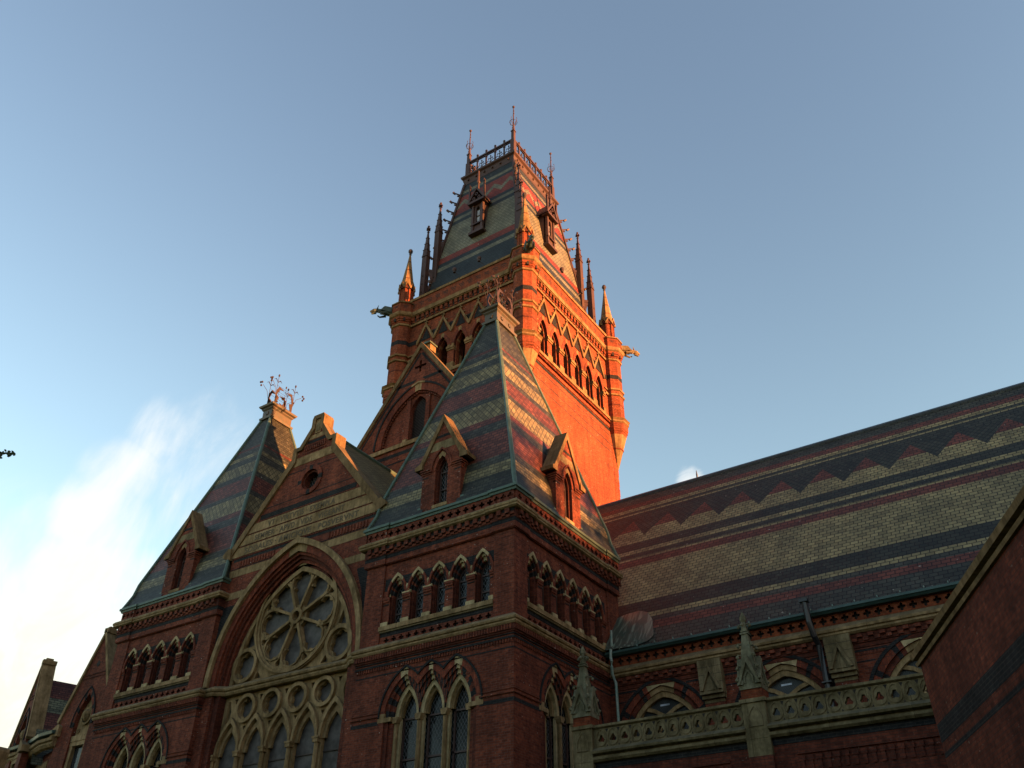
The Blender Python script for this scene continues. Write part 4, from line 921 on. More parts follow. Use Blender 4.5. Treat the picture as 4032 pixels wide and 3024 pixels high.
    for sg in (-1, 1):
        s3.prism(g_, [(sg*.42, 29.62), (sg*1.72, 29.62), (sg*1.58, 29.82), (sg*.2, 29.82)], -.01, .006, 'brick_black')
        s3.prism(g_, [(sg*.1, 31.66), (sg*3.9, 26.42), (sg*3.75, 26.42), (0, 31.55)], -.01, .006, 'brick_black')
    s3.box(g_, -4.7, 4.7, 25.18, 25.40, -.01, .006, 'brick_black'); s3.box(g_, -4.7, 4.7, 24.75, 24.84, -.01, .006, 'brick_black')
    fg = s3.build('front_gable', T)
    c = MB('cream'); c.box(g_, -4.75, 4.75, 25.62, 25.86, -.1, .10); c.box(g_, -.78, -.5, 25.86, 26.02, -.1, .08); c.box(g_, .5, .78, 25.86, 26.02, -.1, .08); c.build('sill', fg)
    c = MB('coping_stone')
    for sg in (-1, 1): c.prism(g_, [(0, 32.36), (0, 31.95), (sg*4.85, 25.25), (sg*5.0, 25.42)], -.45, .10)
    c.build('coping', fg)
    c = MB('cream'); c.box(g_, -.18, .22, 32.1, 32.5, -.95, -.45); c.build('apex_stone', fg); c = MB('copper_green'); c.box(g_, -.26, .30, 32.5, 32.6, -1.0, -.30); c.build('apex_cap', fg)
    lv = MB('dark_void'); lv.face([g_(-.6, 25.9, -.48), g_(.6, 25.9, -.48), g_(.6, 28.9, -.48), g_(-.6, 28.9, -.48)])
    for i in range(28):
        z = 25.98+i*.1; hw_ = .52 if z < 27.9 else .52*max(0, 1-((z-27.9)/.86)**1.6)
        lv.hexa([g_(-hw_, z, -.42), g_(hw_, z, -.42), g_(hw_, z+.03, -.42), g_(-hw_, z+.03, -.42)], [g_(-hw_, z-.05, -.34), g_(hw_, z-.05, -.34), g_(hw_, z-.02, -.34), g_(-hw_, z-.02, -.34)], 'iron_dark')
    lv.build('louvre', fg)
    rr = MB('slate_grey')
    for sg in (-1, 1): rr.face([g_(0, 32.0, -.4), g_(sg*4.7, 25.5, -.4), g_(sg*4.7, 25.5, -3.4), g_(0, 32.0, -3.4)])
    rr.build('gable_roof', fg)
    # main roof
    bx, by, tx_, ty_ = 3.95, 4.60, 2.22, 2.95; tcx, tcy = -10.88, 15.68
    rf = MB('slate_tower'); L = []
    for hx, hy, z in ((bx+.1, by+.1, 39.9), (bx-.12, by-.12, 40.8), (tx_, ty_, 52.45)): L.append([(tcx-hx, tcy-hy, z), (tcx+hx, tcy-hy, z), (tcx+hx, tcy+hy, z), (tcx-hx, tcy+hy, z)])
    for a, b in zip(L[:-1], L[1:]):
        for i in range(4): j = (i+1) % 4; rf.face([a[i], a[j], b[j], b[i]])
    rf.build('roof', T)
    hip = MB('iron_brown')
    for i in range(4): hip.tube([Vector(a[i]) for a in L], .13, 4)
    for i, (sx, sy) in enumerate(((-1, -1), (1, -1), (1, 1), (-1, 1))):
        a, b = Vector(L[1][i]), Vector(L[2][i]); dd = Vector((sx, sy, 0)).normalized()
        for k in range(8):
            t = .30+k*.085; p = a.lerp(b, t)
            hip.tube([p, p+dd*.55+Vector((0, 0, .18))], [.09, .06], 4); hip.tube([p+dd*.45+Vector((0, 0, .06)), p+dd*.62+Vector((0, 0, .22))], .09, 5); hip.tube([p+Vector((0, 0, -.15)), p+dd*.30+Vector((0, 0, -.1))], .08, 4)
    hip.build('crocketed_hips', T)
    tp = MB('iron_brown'); ex, ey = 2.36, 3.08
    sq = lambda hx, hy: [(tcx-hx, tcy+hy), (tcx-hx, tcy-hy), (tcx+hx, tcy-hy), (tcx+hx, tcy+hy)]
    tp.sweep(sq(2.2, 2.92), [(0, 52.3), (.06, 52.35), (.08, 52.6), (.14, 52.8), (.12, 52.95), (.26, 53.05), (.28, 53.2), (.1, 53.25), (0, 53.3)], closed=True); tp.face([(x, y, 53.27) for x, y in sq(2.2, 2.92)])
    for fr, ln, n_ in ((Fr((tcx-2.2, tcy-2.92), (1, 0), (0, -1)), 4.4, 6), (Fr((tcx+2.2, tcy-2.92), (0, 1), (1, 0)), 5.84, 8)):
        for i in range(n_): tp.ball(fr((i+.5)*ln/n_, 52.72, .12), .10, None, 6)
    tp.build('top_cornice', T)
    hx, hy, zb, zt = 2.08, 2.76, 53.35, 55.0
    for fr, ln, n_ in ((Fr((tcx-hx, tcy-hy), (1, 0), (0, -1)), 2*hx, 5), (Fr((tcx+hx, tcy-hy), (0, 1), (1, 0)), 2*hy, 7), (Fr((tcx+hx, tcy+hy), (-1, 0), (0, 1)), 2*hx, 5), (Fr((tcx-hx, tcy+hy), (0, -1), (-1, 0)), 2*hy, 7)):
        r = MB('iron_brown'); r.box(fr, 0, ln, zt-.02, zt+.12, -.09, .09); r.box(fr, 0, ln, zt-.16, zt-.10, -.05, .05); r.box(fr, 0, ln, zb-.1, zb+.10, -.06, .06)
        for i in range(1, n_):
            u = i*ln/n_; r.box(fr, u-.05, u+.05, zb, zt, -.05, .05); r.box(fr, u-.09, u+.09, zt-.32, zt-.15, -.06, .06); r.box(fr, u-.06, u+.06, zt+.1, zt+.34, -.06, .06); r.ball(fr(u, zt+.42, 0), .10, None, 6)
        for i in range(n_):
            u = (i+.5)*ln/n_; h = ln/n_/2-.08
            P = lambda a, z: fr(u+a, z, 0); F_ = 'iron_dark'
            r.tube([P(0, zb+.1), P(0, zb+1.15)], .035, 4, F_); r.ball(P(0, zb+1.2), .06, F_, 5, 1.5)
            for s_ in (-1, 1):
                r.tube([P(0, zb+.85), P(s_*.16, zb+1.02), P(s_*.2, zb+.86)], .035, 4, F_); r.tube([P(0, zb+.55), P(s_*h*.7, zb+.75), P(s_*h, zb+.62)], .032, 4, F_)
                r.tube([P(s_*h, zb+.45), P(0, zb+.48)], .028, 4, F_); r.tube([P(0, zb+.2), P(s_*.16, zb+.34), P(s_*.2, zb+.2)], .025, 4, F_); r.ball(P(s_*h*.62, zb+.3), .06, F_, 5)
        r.build('roof_cresting', T)
    for sx in (-1, 1):
        for sy in (-1, 1):
            X, Y = tcx+sx*hx, tcy+sy*hy; s_ = MB('iron_brown')
            s_.wbox(X-.17, X+.17, Y-.17, Y+.17, 53.2, 54.9); s_.wbox(X-.12, X+.12, Y-.12, Y+.12, 54.9, 56.0); s_.wbox(X-.16, X+.16, Y-.16, Y+.16, 55.95, 56.02)
            s_.lathe(X, Y, [(.13, 56.0), (.17, 56.1), (.09, 56.3), (.12, 56.45), (.07, 56.6), (.10, 56.7), (.05, 56.85), (.045, 57.9), (.07, 57.95), (.04, 58.0), (.035, 58.85)], 6)
            for k in range(4):
                an = k*math.pi/2; c_, q_ = math.cos(an), math.sin(an)
                s_.tube([(X+c_*.05, Y+q_*.05, 56.75), (X+c_*.26, Y+q_*.26, 56.95), (X+c_*.32, Y+q_*.32, 57.35), (X+c_*.26, Y+q_*.26, 57.5)], .022, 4)
            for k in range(12): a0, a1 = k*math.pi/6, (k+1)*math.pi/6; s_.tube([(X+.29*math.cos(a0), Y+.29*math.sin(a0), 57.1), (X+.29*math.cos(a1), Y+.29*math.sin(a1), 57.1)], .018, 4)
            for z in (58.15, 58.45): s_.ball((X+.03, Y, z), .06, None, 5)
            s_.ball((X, Y, 58.97), .11, None, 8); s_.build('corner_finial', T)
    # flying pinnacles at the roof corners (two per diagonal arm) 
    for sx, sy in ((-1, -1), (1, -1), (1, 1), (-1, 1)):
        dd = Vector((sx, sy, 0)).normalized(); base = Vector((tcx+sx*(bx-.1), tcy+sy*(by-.1), 0))
        def spire(mb, c, z0, z1, r_):
            c2 = Vector((c.x, c.y, 0)); mb.wbox(c.x-r_, c.x+r_, c.y-r_, c.y+r_, z0, z1); f0 = z1
            for k, (a_, b_) in enumerate(((1.0, .86), (.78, .62), (.56, .42), (.36, .2))):
                zz0, zz1 = f0+k*.62, f0+(k+1)*.62
                q = lambda h: [(c.x-h, c.y-h), (c.x+h, c.y-h), (c.x+h, c.y+h), (c.x-h, c.y+h)]
                mb.hexa([(x, y, zz0) for x, y in q(r_*a_)], [(x, y, zz1) for x, y in q(r_*b_)]); mb.hexa([(x, y, zz1-.05) for x, y in q(r_*(b_+.16))], [(x, y, zz1) for x, y in q(r_*(b_+.16))])
            zt_ = f0+2.48; mb.wbox(c.x-.035, c.x+.035, c.y-.035, c.y+.035, zt_, zt_+.55); mb.wbox(c.x-.16, c.x+.16, c.y-.05, c.y+.05, zt_+.22, zt_+.33); mb.wbox(c.x-.05, c.x+.05, c.y-.16, c.y+.16, zt_+.22, zt_+.33); mb.ball((c.x, c.y, zt_+.55), .09, None, 6)
            for k in range(4):
                an = k*math.pi/2; f = Fr((c.x+math.cos(an)*(r_+.01), c.y+math.sin(an)*(r_+.01)), (-math.sin(an), math.cos(an)), (math.cos(an), math.sin(an)))
                mb.prism(f, [(-r_-.03, z1-.08), (r_+.03, z1-.08), (0, z1+.42)], -.05, .03)
                for z in range(3): mb.box(f, -.045, .045, z0+1.0+z*.75, z0+1.09+z*.75, 0, .012, 'dark_void')
        pn = MB('iron_brown')
        off = Vector((sx*.75, sy*.35, 0)) if 0 else None
        p1 = base+dd*(-.55)+Vector((0, 0, 0)); p2 = base+dd*.20
        spire(pn, p1, 40.0, 47.1, .20); spire(pn, p2, 40.0, 44.5, .20)
        for z, c_, wd in ((45.9, p1, 1.4), (43.1, p2, 1.3)):
            f = Fr((c_.x, c_.y), (-dd.x, -dd.y), (-dd.y, dd.x)); pn.box(f, 0, wd, z, z+.22, -.08, .08); pn.prism(f, [(.2, z), (.9, z), (.9, z-1.9), (.55, z-1.4), (.35, z-.5)], -.06, .06)
        f = Fr((p1.x, p1.y), (-dd.x, -dd.y), (-dd.y, dd.x)); pn.box(f, .55, .95, 45.9, 46.9, -.1, .1); pn.build('flying_pinnacle', T)
    # slate-roof dormers in timber
    for fr, ln, base_o in ((Fr((tcx, tcy-by), (1, 0), (0, -1)), 0, by), (Fr((tcx+bx, tcy), (0, 1), (1, 0)), 0, bx)):
        n_ = -.50; XF.append((lambda x, y, z: (tcx+(x-tcx)*.80, y, z+.55)) if base_o == by else (lambda x, y, z: (x, tcy+(y-tcy)*.80, z+.55)))
        d = MB('iron_brown'); n0 = n_; uo = 0
        d.plate(fr, [(-.62, 44.7), (.62, 44.7), (.62, 47.6), (-.62, 47.6)], [archhole(0, 45.7, 46.9, .20, .40, 5)], n0, n0-.2); 
        for s_ in (-1, 1): d.box(fr, *sorted((s_*.56, s_*.62)), 44.7, 47.9, n0-1.3, n0-.1); d.box(fr, *sorted((s_*.40, s_*.60)), 44.8, 47.4, n0-.0, n0+.10)
        d.box(fr, -.78, .78, 44.5, 44.72, n0-.3, n0+.22); d.box(fr, -.66, .66, 45.4, 45.5, n0, n0+.14)
        d.box(fr, -.85, .85, 47.45, 47.65, n0-.3, n0+.32)
        for s_ in (-1, 1):
            d.prism(fr, [(0, 49.05), (0, 48.8), (s_*.8, 47.62), (s_*.95, 47.55), (s_*.95, 47.72)], n0-1.2, n0+.30)
            d.box(fr, *sorted((s_*.72, s_*.86)), 47.6, 49.3, n0+.12, n0+.26); d.ball(fr(s_*.79, 49.4, n0+.19), .11, None, 6); d.prism(fr, [(s_*.70, 49.25), (s_*.88, 49.25), (s_*.79, 49.6)], n0+.12, n0+.26)
        for x, z in ((0, 48.3), (-.28, 47.9), (.28, 47.9)): d.ring(fr, circ(x, z, .09, 8)+[circ(x, z, .09, 8)[0]], circ(x, z, .16, 8)+[circ(x, z, .16, 8)[0]], n0+.1, n0+.26)
        d.box(fr, -.06, .06, 48.9, 50.4, n0+.0, n0+.12); d.lathe(*fr(0, 0, n0+.06)[:2], [(.1, 49.6), (.16, 49.7), (.1, 49.8), (.06, 50.9)], 6)
        o = d.build('roof_dormer', T)
        p = MB('glass_pale'); p.face([fr(u, z, n0-.15) for u, z in ((-.2, 45.7), (.2, 45.7), (.2, 47.0), (-.2, 47.0))]); p.build('pane', o)
        q = MB('timber_brown'); q.box(fr, -.2, .2, 46.35, 46.42, n0-.15, n0-.1); q.build('sash_bar', o); XF.pop()
    return T
tower()

# ------------------------------------------------------------------ great hall (nave) on the right
NY = 6.44
def great_hall():
    T = thing('great_hall', 'long brick great hall with huge striped and zigzag slate roof right of the pavilions', 'hall')
    N = Fr((0, NY), (1, 0), (0, -1)); x1 = 52
    cen = [2.0+4.42*i for i in range(11)]
    w = MB('brick')
    holes = []
    nq = int((x1-.6)/.36)
    HW, RI = 1.28, 1.75
    for c in cen: holes.append(archhole(c, 5.0, 8.95, 1.62, 1.98, 12))
    w.plate(N, [(0, 0), (x1, 0), (x1, 11.6), (0, 11.6)], holes, 0, -.5, rim=False)
    w.wbox(0, x1, 6.95, 20.8, 0, 12.2, 'dark_void'); w.face([(x1, 6.4, 0), (x1, 20.8, 0), (x1, 20.8, 12), (x1, 13.62, 22.6), (x1, 6.4, 12)])
    w.build('wall', T)
    fz = MB('brick_orange')
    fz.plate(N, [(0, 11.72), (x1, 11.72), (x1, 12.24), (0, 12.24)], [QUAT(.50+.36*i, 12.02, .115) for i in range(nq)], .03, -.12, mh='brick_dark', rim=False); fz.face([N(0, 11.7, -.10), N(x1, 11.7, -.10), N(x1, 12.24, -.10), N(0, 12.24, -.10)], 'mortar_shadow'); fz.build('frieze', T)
    pth = [(.0, NY), (x1, NY)]
    st = MB('cream'); st.sweep(pth, [(0, 11.42), (.13, 11.42), (.20, 11.48), (.18, 11.55), (.24, 11.58), (.25, 11.66), (.16, 11.74), (.03, 11.84), (0, 11.84)]); st.build('cornice', T)
    cb = MB('brick'); cb.sweep(pth, [(0, 10.96), (.03, 10.98), (.03, 11.10), (.07, 11.12), (.07, 11.42), (0, 11.42)], 'brick_dark')
    for i in range(int((x1-.3)/.36)):
        u = .3+.36*i
        cb.box(N, u-.085, u+.085, 11.16, 11.26, .07, .12); cb.box(N, u+.096, u+.264, 11.27, 11.38, .07, .17)
    for a_, b_ in zip([0-1.2]+cen, cen):
        cb.box(N, max(a_+.98, 0), b_-.98, 10.84, 10.92, -.01, .008, 'brick_black'); cb.box(N, max(a_+1.42, 0), b_-1.42, 10.52, 10.56, -.01, .008, 'brick_black')
    for i in range(int(26/.11)):
        u = .1+.11*i
        if min(abs(u-c) for c in cen) > 1.12: cb.box(N, u, u+.055, 10.74, 10.84, 0, .03)
    cb.build('corbel_table', T)
    for k, c in enumerate(cen[:5]):
        o = MB('brick')
        f = lambda hw, ri: arc(c, 8.95, hw, ri, 16)
        o.ring(N, f(1.86, 2.18), f(1.97, 2.29), -.02, .05, 'brick_black')
        vs = lambda j, n_: 'cream_clean' if abs(j-(n_-1)/2) < 2.6 else ('brick_black' if j % 5 == 0 else 'voussoir')
        o.ring(N, f(1.62, 1.98), f(1.86, 2.18), -.02, .012, vs)
        o.ring(N, f(1.45, 1.80), f(1.62, 1.98), -.4, -.07, lambda j, n_: 'cream' if abs(j-(n_-1)/2) < 2.6 else ('brick_black' if j % 5 == 0 else 'brick_dark'))
        b = o.build('arched_window', T)
        t = MB('tracery')
        t.ring(N, f(1.30, 1.60), f(1.45, 1.80), -.32, -.12)
        for s_ in (-1, 1):                      # crossing bars
            pts = [(c-s_*.80, 10.26), (c-s_*.42, 10.14), (c-s_*.02, 9.90), (c+s_*.30, 9.45), (c+s_*.42, 7.5), (c+s_*.44, 6)]
            for (a0, b0), (a1, b1) in zip(pts[:-1], pts[1:]):
                d = Vector((a1-a0, b1-b0)).normalized(); nn = Vector((-d.y, d.x))*.065
                t.hexa([N(x, z, -.31) for x, z in ((a0+nn.x, b0+nn.y), (a1+nn.x, b1+nn.y), (a1-nn.x, b1-nn.y), (a0-nn.x, b0-nn.y))], [N(x, z, -.20-.003*s_) for x, z in ((a0+nn.x, b0+nn.y), (a1+nn.x, b1+nn.y), (a1-nn.x, b1-nn.y), (a0-nn.x, b0-nn.y))])
        t.build('tracery', b)
        p = MB('glass_stained'); p.face([N(u, z, -.29) for u, z in archhole(c, 5.0, 8.95, 1.35, 1.68, 8)]); p.build('pane', b)
        sh = MB('glass_pale')
        if k < 2:
            sh.box(N, c-.20, c+.16, 10.28, 10.34, -.285, -.275); sh.build('pane', b)
    for i in range(6):
        c = 4.0+4.42*i; q = MB('cream_grimy')
        q.box(N, c-.42, c+.42, 10.25, 11.42, 0, .30); q.box(N, c-.40, c+.40, 10.12, 10.25, 0, .22); q.box(N, c-.36, c+.36, 10.0, 10.12, 0, .12); q.box(N, c-.42, c+.42, 10.25, 10.33, .30, .34)
        for s_ in (-1, 1): q.prism(N, [(c+.0, 11.18), (c+.0, 11.0), (c+s_*.28, 10.36), (c+s_*.38, 10.36)], .30, .40)
        q.prism(N, [(c-.16, 10.36), (c+.16, 10.36), (c, 10.85)], .30, .33)
        for z in (10.62, 10.9, 11.16): q.box(N, c-.421, c+.421, z, z+.012, .2, .302, 'mortar_shadow')
        q.build('corbel_block', T)
        b = MB('brick'); b.box(N, c-.36, c+.36, 5.0, 10.02, 0, .10); b.build('pilaster', T)
    rf = MB('slate_hall'); e0, e1 = (6.15, 12.29), (13.62, 22.74)
    rf.hexa([(-6, e0[0], e0[1]), (x1, e0[0], e0[1]), (x1, 21.1, e0[1]), (-6, 21.1, e0[1])], [(-6, e1[0], e1[1]), (x1, e1[0], e1[1]), (x1, e1[0]+.01, e1[1]), (-6, e1[0]+.01, e1[1])])
    ro = rf.build('roof', T)
    k = MB('lead_grey'); k.tube([(-6, 13.62, 22.76), (x1, 13.62, 22.76)], .09, 6); k.build('ridge', ro)
    g_ = MB('copper_dark'); g_.sweep(pth, [(0, 12.20), (.20, 12.20), (.26, 12.26), (.30, 12.28), (.30, 12.36), (.2, 12.40), (0, 12.40)])
    for i in range(70): g_.box(N, .6+.72*i, .63+.72*i, 12.38, 12.44, .24, .30, 'pipe_pale')
    g_.build('gutter', T)
    # streaked copper saddle beside the pavilion
    cs = MB('copper_streaked'); P_ = [at(*q, 'y', 6.35) for q in ((2420, 2566), (2432, 2440))]
    ey = lambda z: 6.15+(z-12.29)*(7.47/10.45)
    rim_ = [(.0, 14.1), (.35, 14.2), (.9, 14.25), (1.35, 14.05), (1.65, 13.6), (1.85, 13.0), (1.9, 12.75), (1.75, 12.55), (1.3, 12.42)]
    apex = (.0, 6.05, 12.42)
    rr = [(x, ey(z)-.05, z) for x, z in rim_]
    for a, b in zip(rr[:-1], rr[1:]): cs.face([apex, a, b])
    cs.build('copper_saddle', T)
    return T
great_hall()
# small cross finial seen over the ridge
fn = MB('lead_grey'); q = at(2745, 1880, 'y', 14.2); fn.tube([(q.x, q.y, q.z-1.4), (q.x, q.y, q.z+.15), (q.x, q.y, q.z+.42)], [.05, .05, .01], 5); fn.tube([(q.x-.14, q.y, q.z-.02), (q.x, q.y, q.z-.12), (q.x+.14, q.y, q.z-.02)], .025, 4)
tag(fn.build('ridge_finial'), 'tiny grey spike finial rising above the long hall ridge near the small cloud', 'finial')

# ------------------------------------------------------------------ side aisle with pierced parapet
AY = 1.41
def aisle():
    T = thing('side_aisle', 'low brick aisle topped by a carved trefoil stone parapet in front of the great hall', 'aisle')
    N = Fr((0, AY), (1, 0), (0, -1)); xe = 30
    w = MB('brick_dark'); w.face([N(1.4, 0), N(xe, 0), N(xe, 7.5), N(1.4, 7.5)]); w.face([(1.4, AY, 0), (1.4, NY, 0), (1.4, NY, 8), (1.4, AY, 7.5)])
    for i in range(5):
        a = 1.96+5.38*i; b = 6.69+5.38*i
        w.box(N, a+.6, b-.6, 6.95, 7.02, 0, .05)
        for k in range(16): u = a+.65+k*(b-a-1.35)/15; w.box(N, u, u+.10, 6.55, 6.85, 0, .03); w.box(N, u-.03, u+.13, 6.78, 6.90, .0, .04)
    w.build('wall', T)
    bk = MB('brick_black'); bk.box(N, 1.96, xe, 7.24, 7.40, -.01, .012); bk.build('black_brick_band', T)
    rf = MB('slate_grey'); rf.face([(1.4, AY+.3, 7.6), (xe, AY+.3, 7.6), (xe, NY, 8.6), (1.4, NY, 8.6)]); rf.build('roof', T)
    for i in range(5):
        a = 1.96+5.38*i if i else 1.96; b = 6.68+5.38*i
        a, b = (1.96+5.38*i, 6.69+5.38*i)
        if i: a = 7.32+5.38*(i-1); b = 7.32+5.38*(i-1)+4.75
        p = MB('grey_stone'); H = []; n_ = 12; c0 = a+.23; pt = .387
        for k in range(n_):
            c = c0+k*pt+.02
            if c > b-.12: break
            H.append(foil(c, 8.06, .125, 3, math.pi/2, 3, .5))
        p.plate(N, [(a, 7.80), (b, 7.80), (b, 8.37), (a, 8.37)], H, .02, -.12, rim=False)
        cl = lambda L: L+[L[0]]
        for k in range(len(H)):
            c = c0+k*pt+.02; vs = lambda r, zt: [(c+r*math.cos(t), 8.03+r*math.sin(t)) for t in [math.pi*(1+j/6) for j in range(7)]] + [(c+r*.86, 8.03+.14), (c+r*.5, 8.03+.24), (c, zt), (c-r*.5, 8.03+.24), (c-r*.86, 8.03+.14)]
            p.ring(N, cl(vs(.155, 8.315)), cl(vs(.182, 8.355)), 0, .045)
            p.prism(N, [(c+pt/2-.05, 8.33), (c+pt/2+.05, 8.33), (c+pt/2, 8.22)], .018, .024, 'mortar_shadow'); p.prism(N, [(c+pt/2-.03, 7.84), (c+pt/2+.03, 7.84), (c+pt/2, 7.90)], .018, .024, 'mortar_shadow')
        p.sweep([(a, AY), (b, AY)], [(-.2, 8.36), (.05, 8.36), (.10, 8.39), (.10, 8.455), (.02, 8.48), (-.2, 8.48)], 'iron_dark' if 0 else 'grey_stone')
        p.sweep([(a, AY), (b, AY)], [(-.05, 7.40), (.10, 7.42), (.16, 7.48), (.16, 7.55), (.06, 7.57), (.06, 7.60), (.20, 7.64), (.22, 7.70), (.04, 7.82), (-.05, 7.82)])
        p.build('parapet', T)
    for i in range(5):
        c = 1.635+5.37*i; q = MB('grey_stone'); y = .28
        q.box(N, c-.33, c+.33, 7.0, 8.40, -.3, .14); q.box(N, c-.37, c+.37, 8.38, 8.48, -.34, .19); q.box(N, c-.335, c+.335, 7.44, 7.50, 0, .15)
        P = lambda r, zt: [(c-r, 7.75), (c+r, 7.75), (c+r, 8.0), (c+r*.6, 8.15), (c, zt), (c-r*.6, 8.15), (c-r, 8.0)]
        q.ring(N, P(.17, 8.27)+[P(.17, 8.27)[0]], P(.21, 8.33)+[P(.21, 8.33)[0]], .13, .165)
        q.box(N, c-.33, c+.33, 0, 7.0, -.3, .14, 'brick_dark'); q.build('pier', T)
    return T
aisle()
def pinnacle(c, label):
    T = thing('stone_pinnacle', label, 'pinnacle', 'carved pinnacles on the aisle parapet piers')
    cy = AY-.0+.10; f0 = Fr((c, cy), (1, 0), (0, -1))
    b = MB('brick_orange'); b.wbox(c-.30, c+.30, cy-.24, cy+.30, 8.48, 8.74); b.build('base', T)
    s = MB('pinnacle_stone')
    s.wbox(c-.31, c+.31, cy-.27, cy+.31, 8.74, 8.86)
    q = lambda h, z: [(c-h, cy-h, z), (c+h, cy-h, z), (c+h, cy+h, z), (c-h, cy+h, z)]
    s.hexa(q(.27, 8.86), q(.085, 10.32)); s.hexa(q(.12, 10.32), q(.12, 10.37)); s.hexa(q(.10, 10.40), q(.10, 10.44)); s.hexa(q(.07, 10.44), q(.05, 10.72))
    s.lathe(c, cy, [(.05, 10.66), (.10, 10.75), (.09, 10.85), (.04, 10.95), (.01, 11.0)], 6)
    for k in range(4):
        an = k*math.pi/2; ux, uy = math.cos(an), math.sin(an)
        f = Fr((c+ux*.29, cy+uy*.29), (-uy, ux), (ux, uy))
        for sg in (-1, 1): s.prism(f, [(0, 9.62), (0, 9.46), (sg*.26, 8.86), (sg*.32, 8.86), (sg*.03, 9.66)], -.12, .05)
        s.prism(f, [(-.25, 8.86), (.25, 8.86), (0, 9.45)], -.14, -.02); s.ring(f, [(-.10, 8.9), (-.10, 9.05), (0, 9.2), (.10, 9.05), (.10, 8.9)], [(-.14, 8.9), (-.14, 9.08), (0, 9.28), (.14, 9.08), (.14, 8.9)], -.03, .01)
        # crockets up the edges
        ax, ay = math.cos(an+math.pi/4), math.sin(an+math.pi/4)
        for z in (9.0, 9.32, 9.64, 9.96):
            h = (.27-(z-8.86)/1.46*.185)*1.414; s.tube([(c+ax*h, cy+ay*h, z+.06), (c+ax*(h+.09), cy+ay*(h+.09), z+.07)], .03, 5); s.ball((c+ax*(h+.10), cy+ay*(h+.10), z), .052, None, 7)
        s.ball((c+ux*.16, cy+uy*.16, 10.58), .052, None, 7); s.tube([(c, cy, 10.62), (c+ux*.15, cy+uy*.15, 10.63)], .03, 4)
    s.build('spire', T); return T
pinnacle(1.635, 'crocketed stone pinnacle nearest the corner pavilion lancet windows')
pinnacle(7.005, 'crocketed stone pinnacle in the middle of the parapet, left of the black downpipe')

def pipe(name, label, pts, r, mt, extra=None):
    m = MB(mt); m.tube(pts, r, 8)
    if extra: extra(m)
    tag(m.build(name), label, 'downpipe')
pipe('downpipe', 'black iron downpipe with kink crossing the great hall cornice', [(7.72, 5.85, 12.62), (7.75, 5.88, 11.9), (7.8, 5.98, 11.45), (7.83, 6.18, 11.2), (7.85, 6.2, 10.2), (7.9, 6.2, 7)], .10, 'pipe_black',
     lambda m: (m.wbox(7.58, 7.86, 5.72, 5.98, 12.58, 12.68), m.wbox(7.72, 8.02, 6.05, 6.35, 9.98, 10.02)))
pipe('downpipe', 'pale green copper downpipe in the inner corner beside the pavilion', [(.30, 6.05, 12.4), (.30, 6.02, 12.1), (.34, 6.0, 11.95), (.32, 6.02, 11.75), (.30, 6.08, 11.5), (.36, 6.2, 11.2), (.36, 6.25, 7)], .055, 'pipe_pale',
     lambda m: m.tube([(.27, 6.2, 12.42), (.27, 6.25, 13.2)], .045, 6))

# ------------------------------------------------------------------ near brick wing (right foreground)
def wing():
    T = thing('brick_wing', 'dark brick wing wall with black brick bands close at the lower right corner', 'building')
    d = Vector((.4226, -.9063)); n = Vector((-.9063, -.4226)); E_ = (11.96, -2.04)
    Wf = Fr(E_, d, n); K = 26; dep = 14
    w = MB('brick_dark')
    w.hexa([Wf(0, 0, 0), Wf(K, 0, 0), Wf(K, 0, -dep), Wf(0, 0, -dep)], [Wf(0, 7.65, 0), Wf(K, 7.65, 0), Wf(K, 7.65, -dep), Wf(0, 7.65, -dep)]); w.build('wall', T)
    b = MB('brick_black'); b.box(Wf, .03, K, 6.03, 6.40, -.01, .004); b.box(Wf, .03, K, 5.74, 5.835, -.01, .004); b.build('black_brick_bands', T)
    c = MB('coping_stone'); c.sweep([Wf(0, 0, -dep)[:2], Wf(0, 0, 0)[:2], Wf(K, 0, 0)[:2]], [(0, 7.63), (.06, 7.63), (.08, 7.70), (.0, 7.725), (.0, 7.765), (.12, 7.78), (.14, 7.90), (-.3, 7.96)]); c.build('coping', T)
    c = MB('slate_grey'); c.face([Wf(0, 7.9, -.3), Wf(K, 7.9, -.3), Wf(K, 9.4, -dep/2), Wf(0, 9.4, -dep/2)]); c.build('roof', T)
wing()

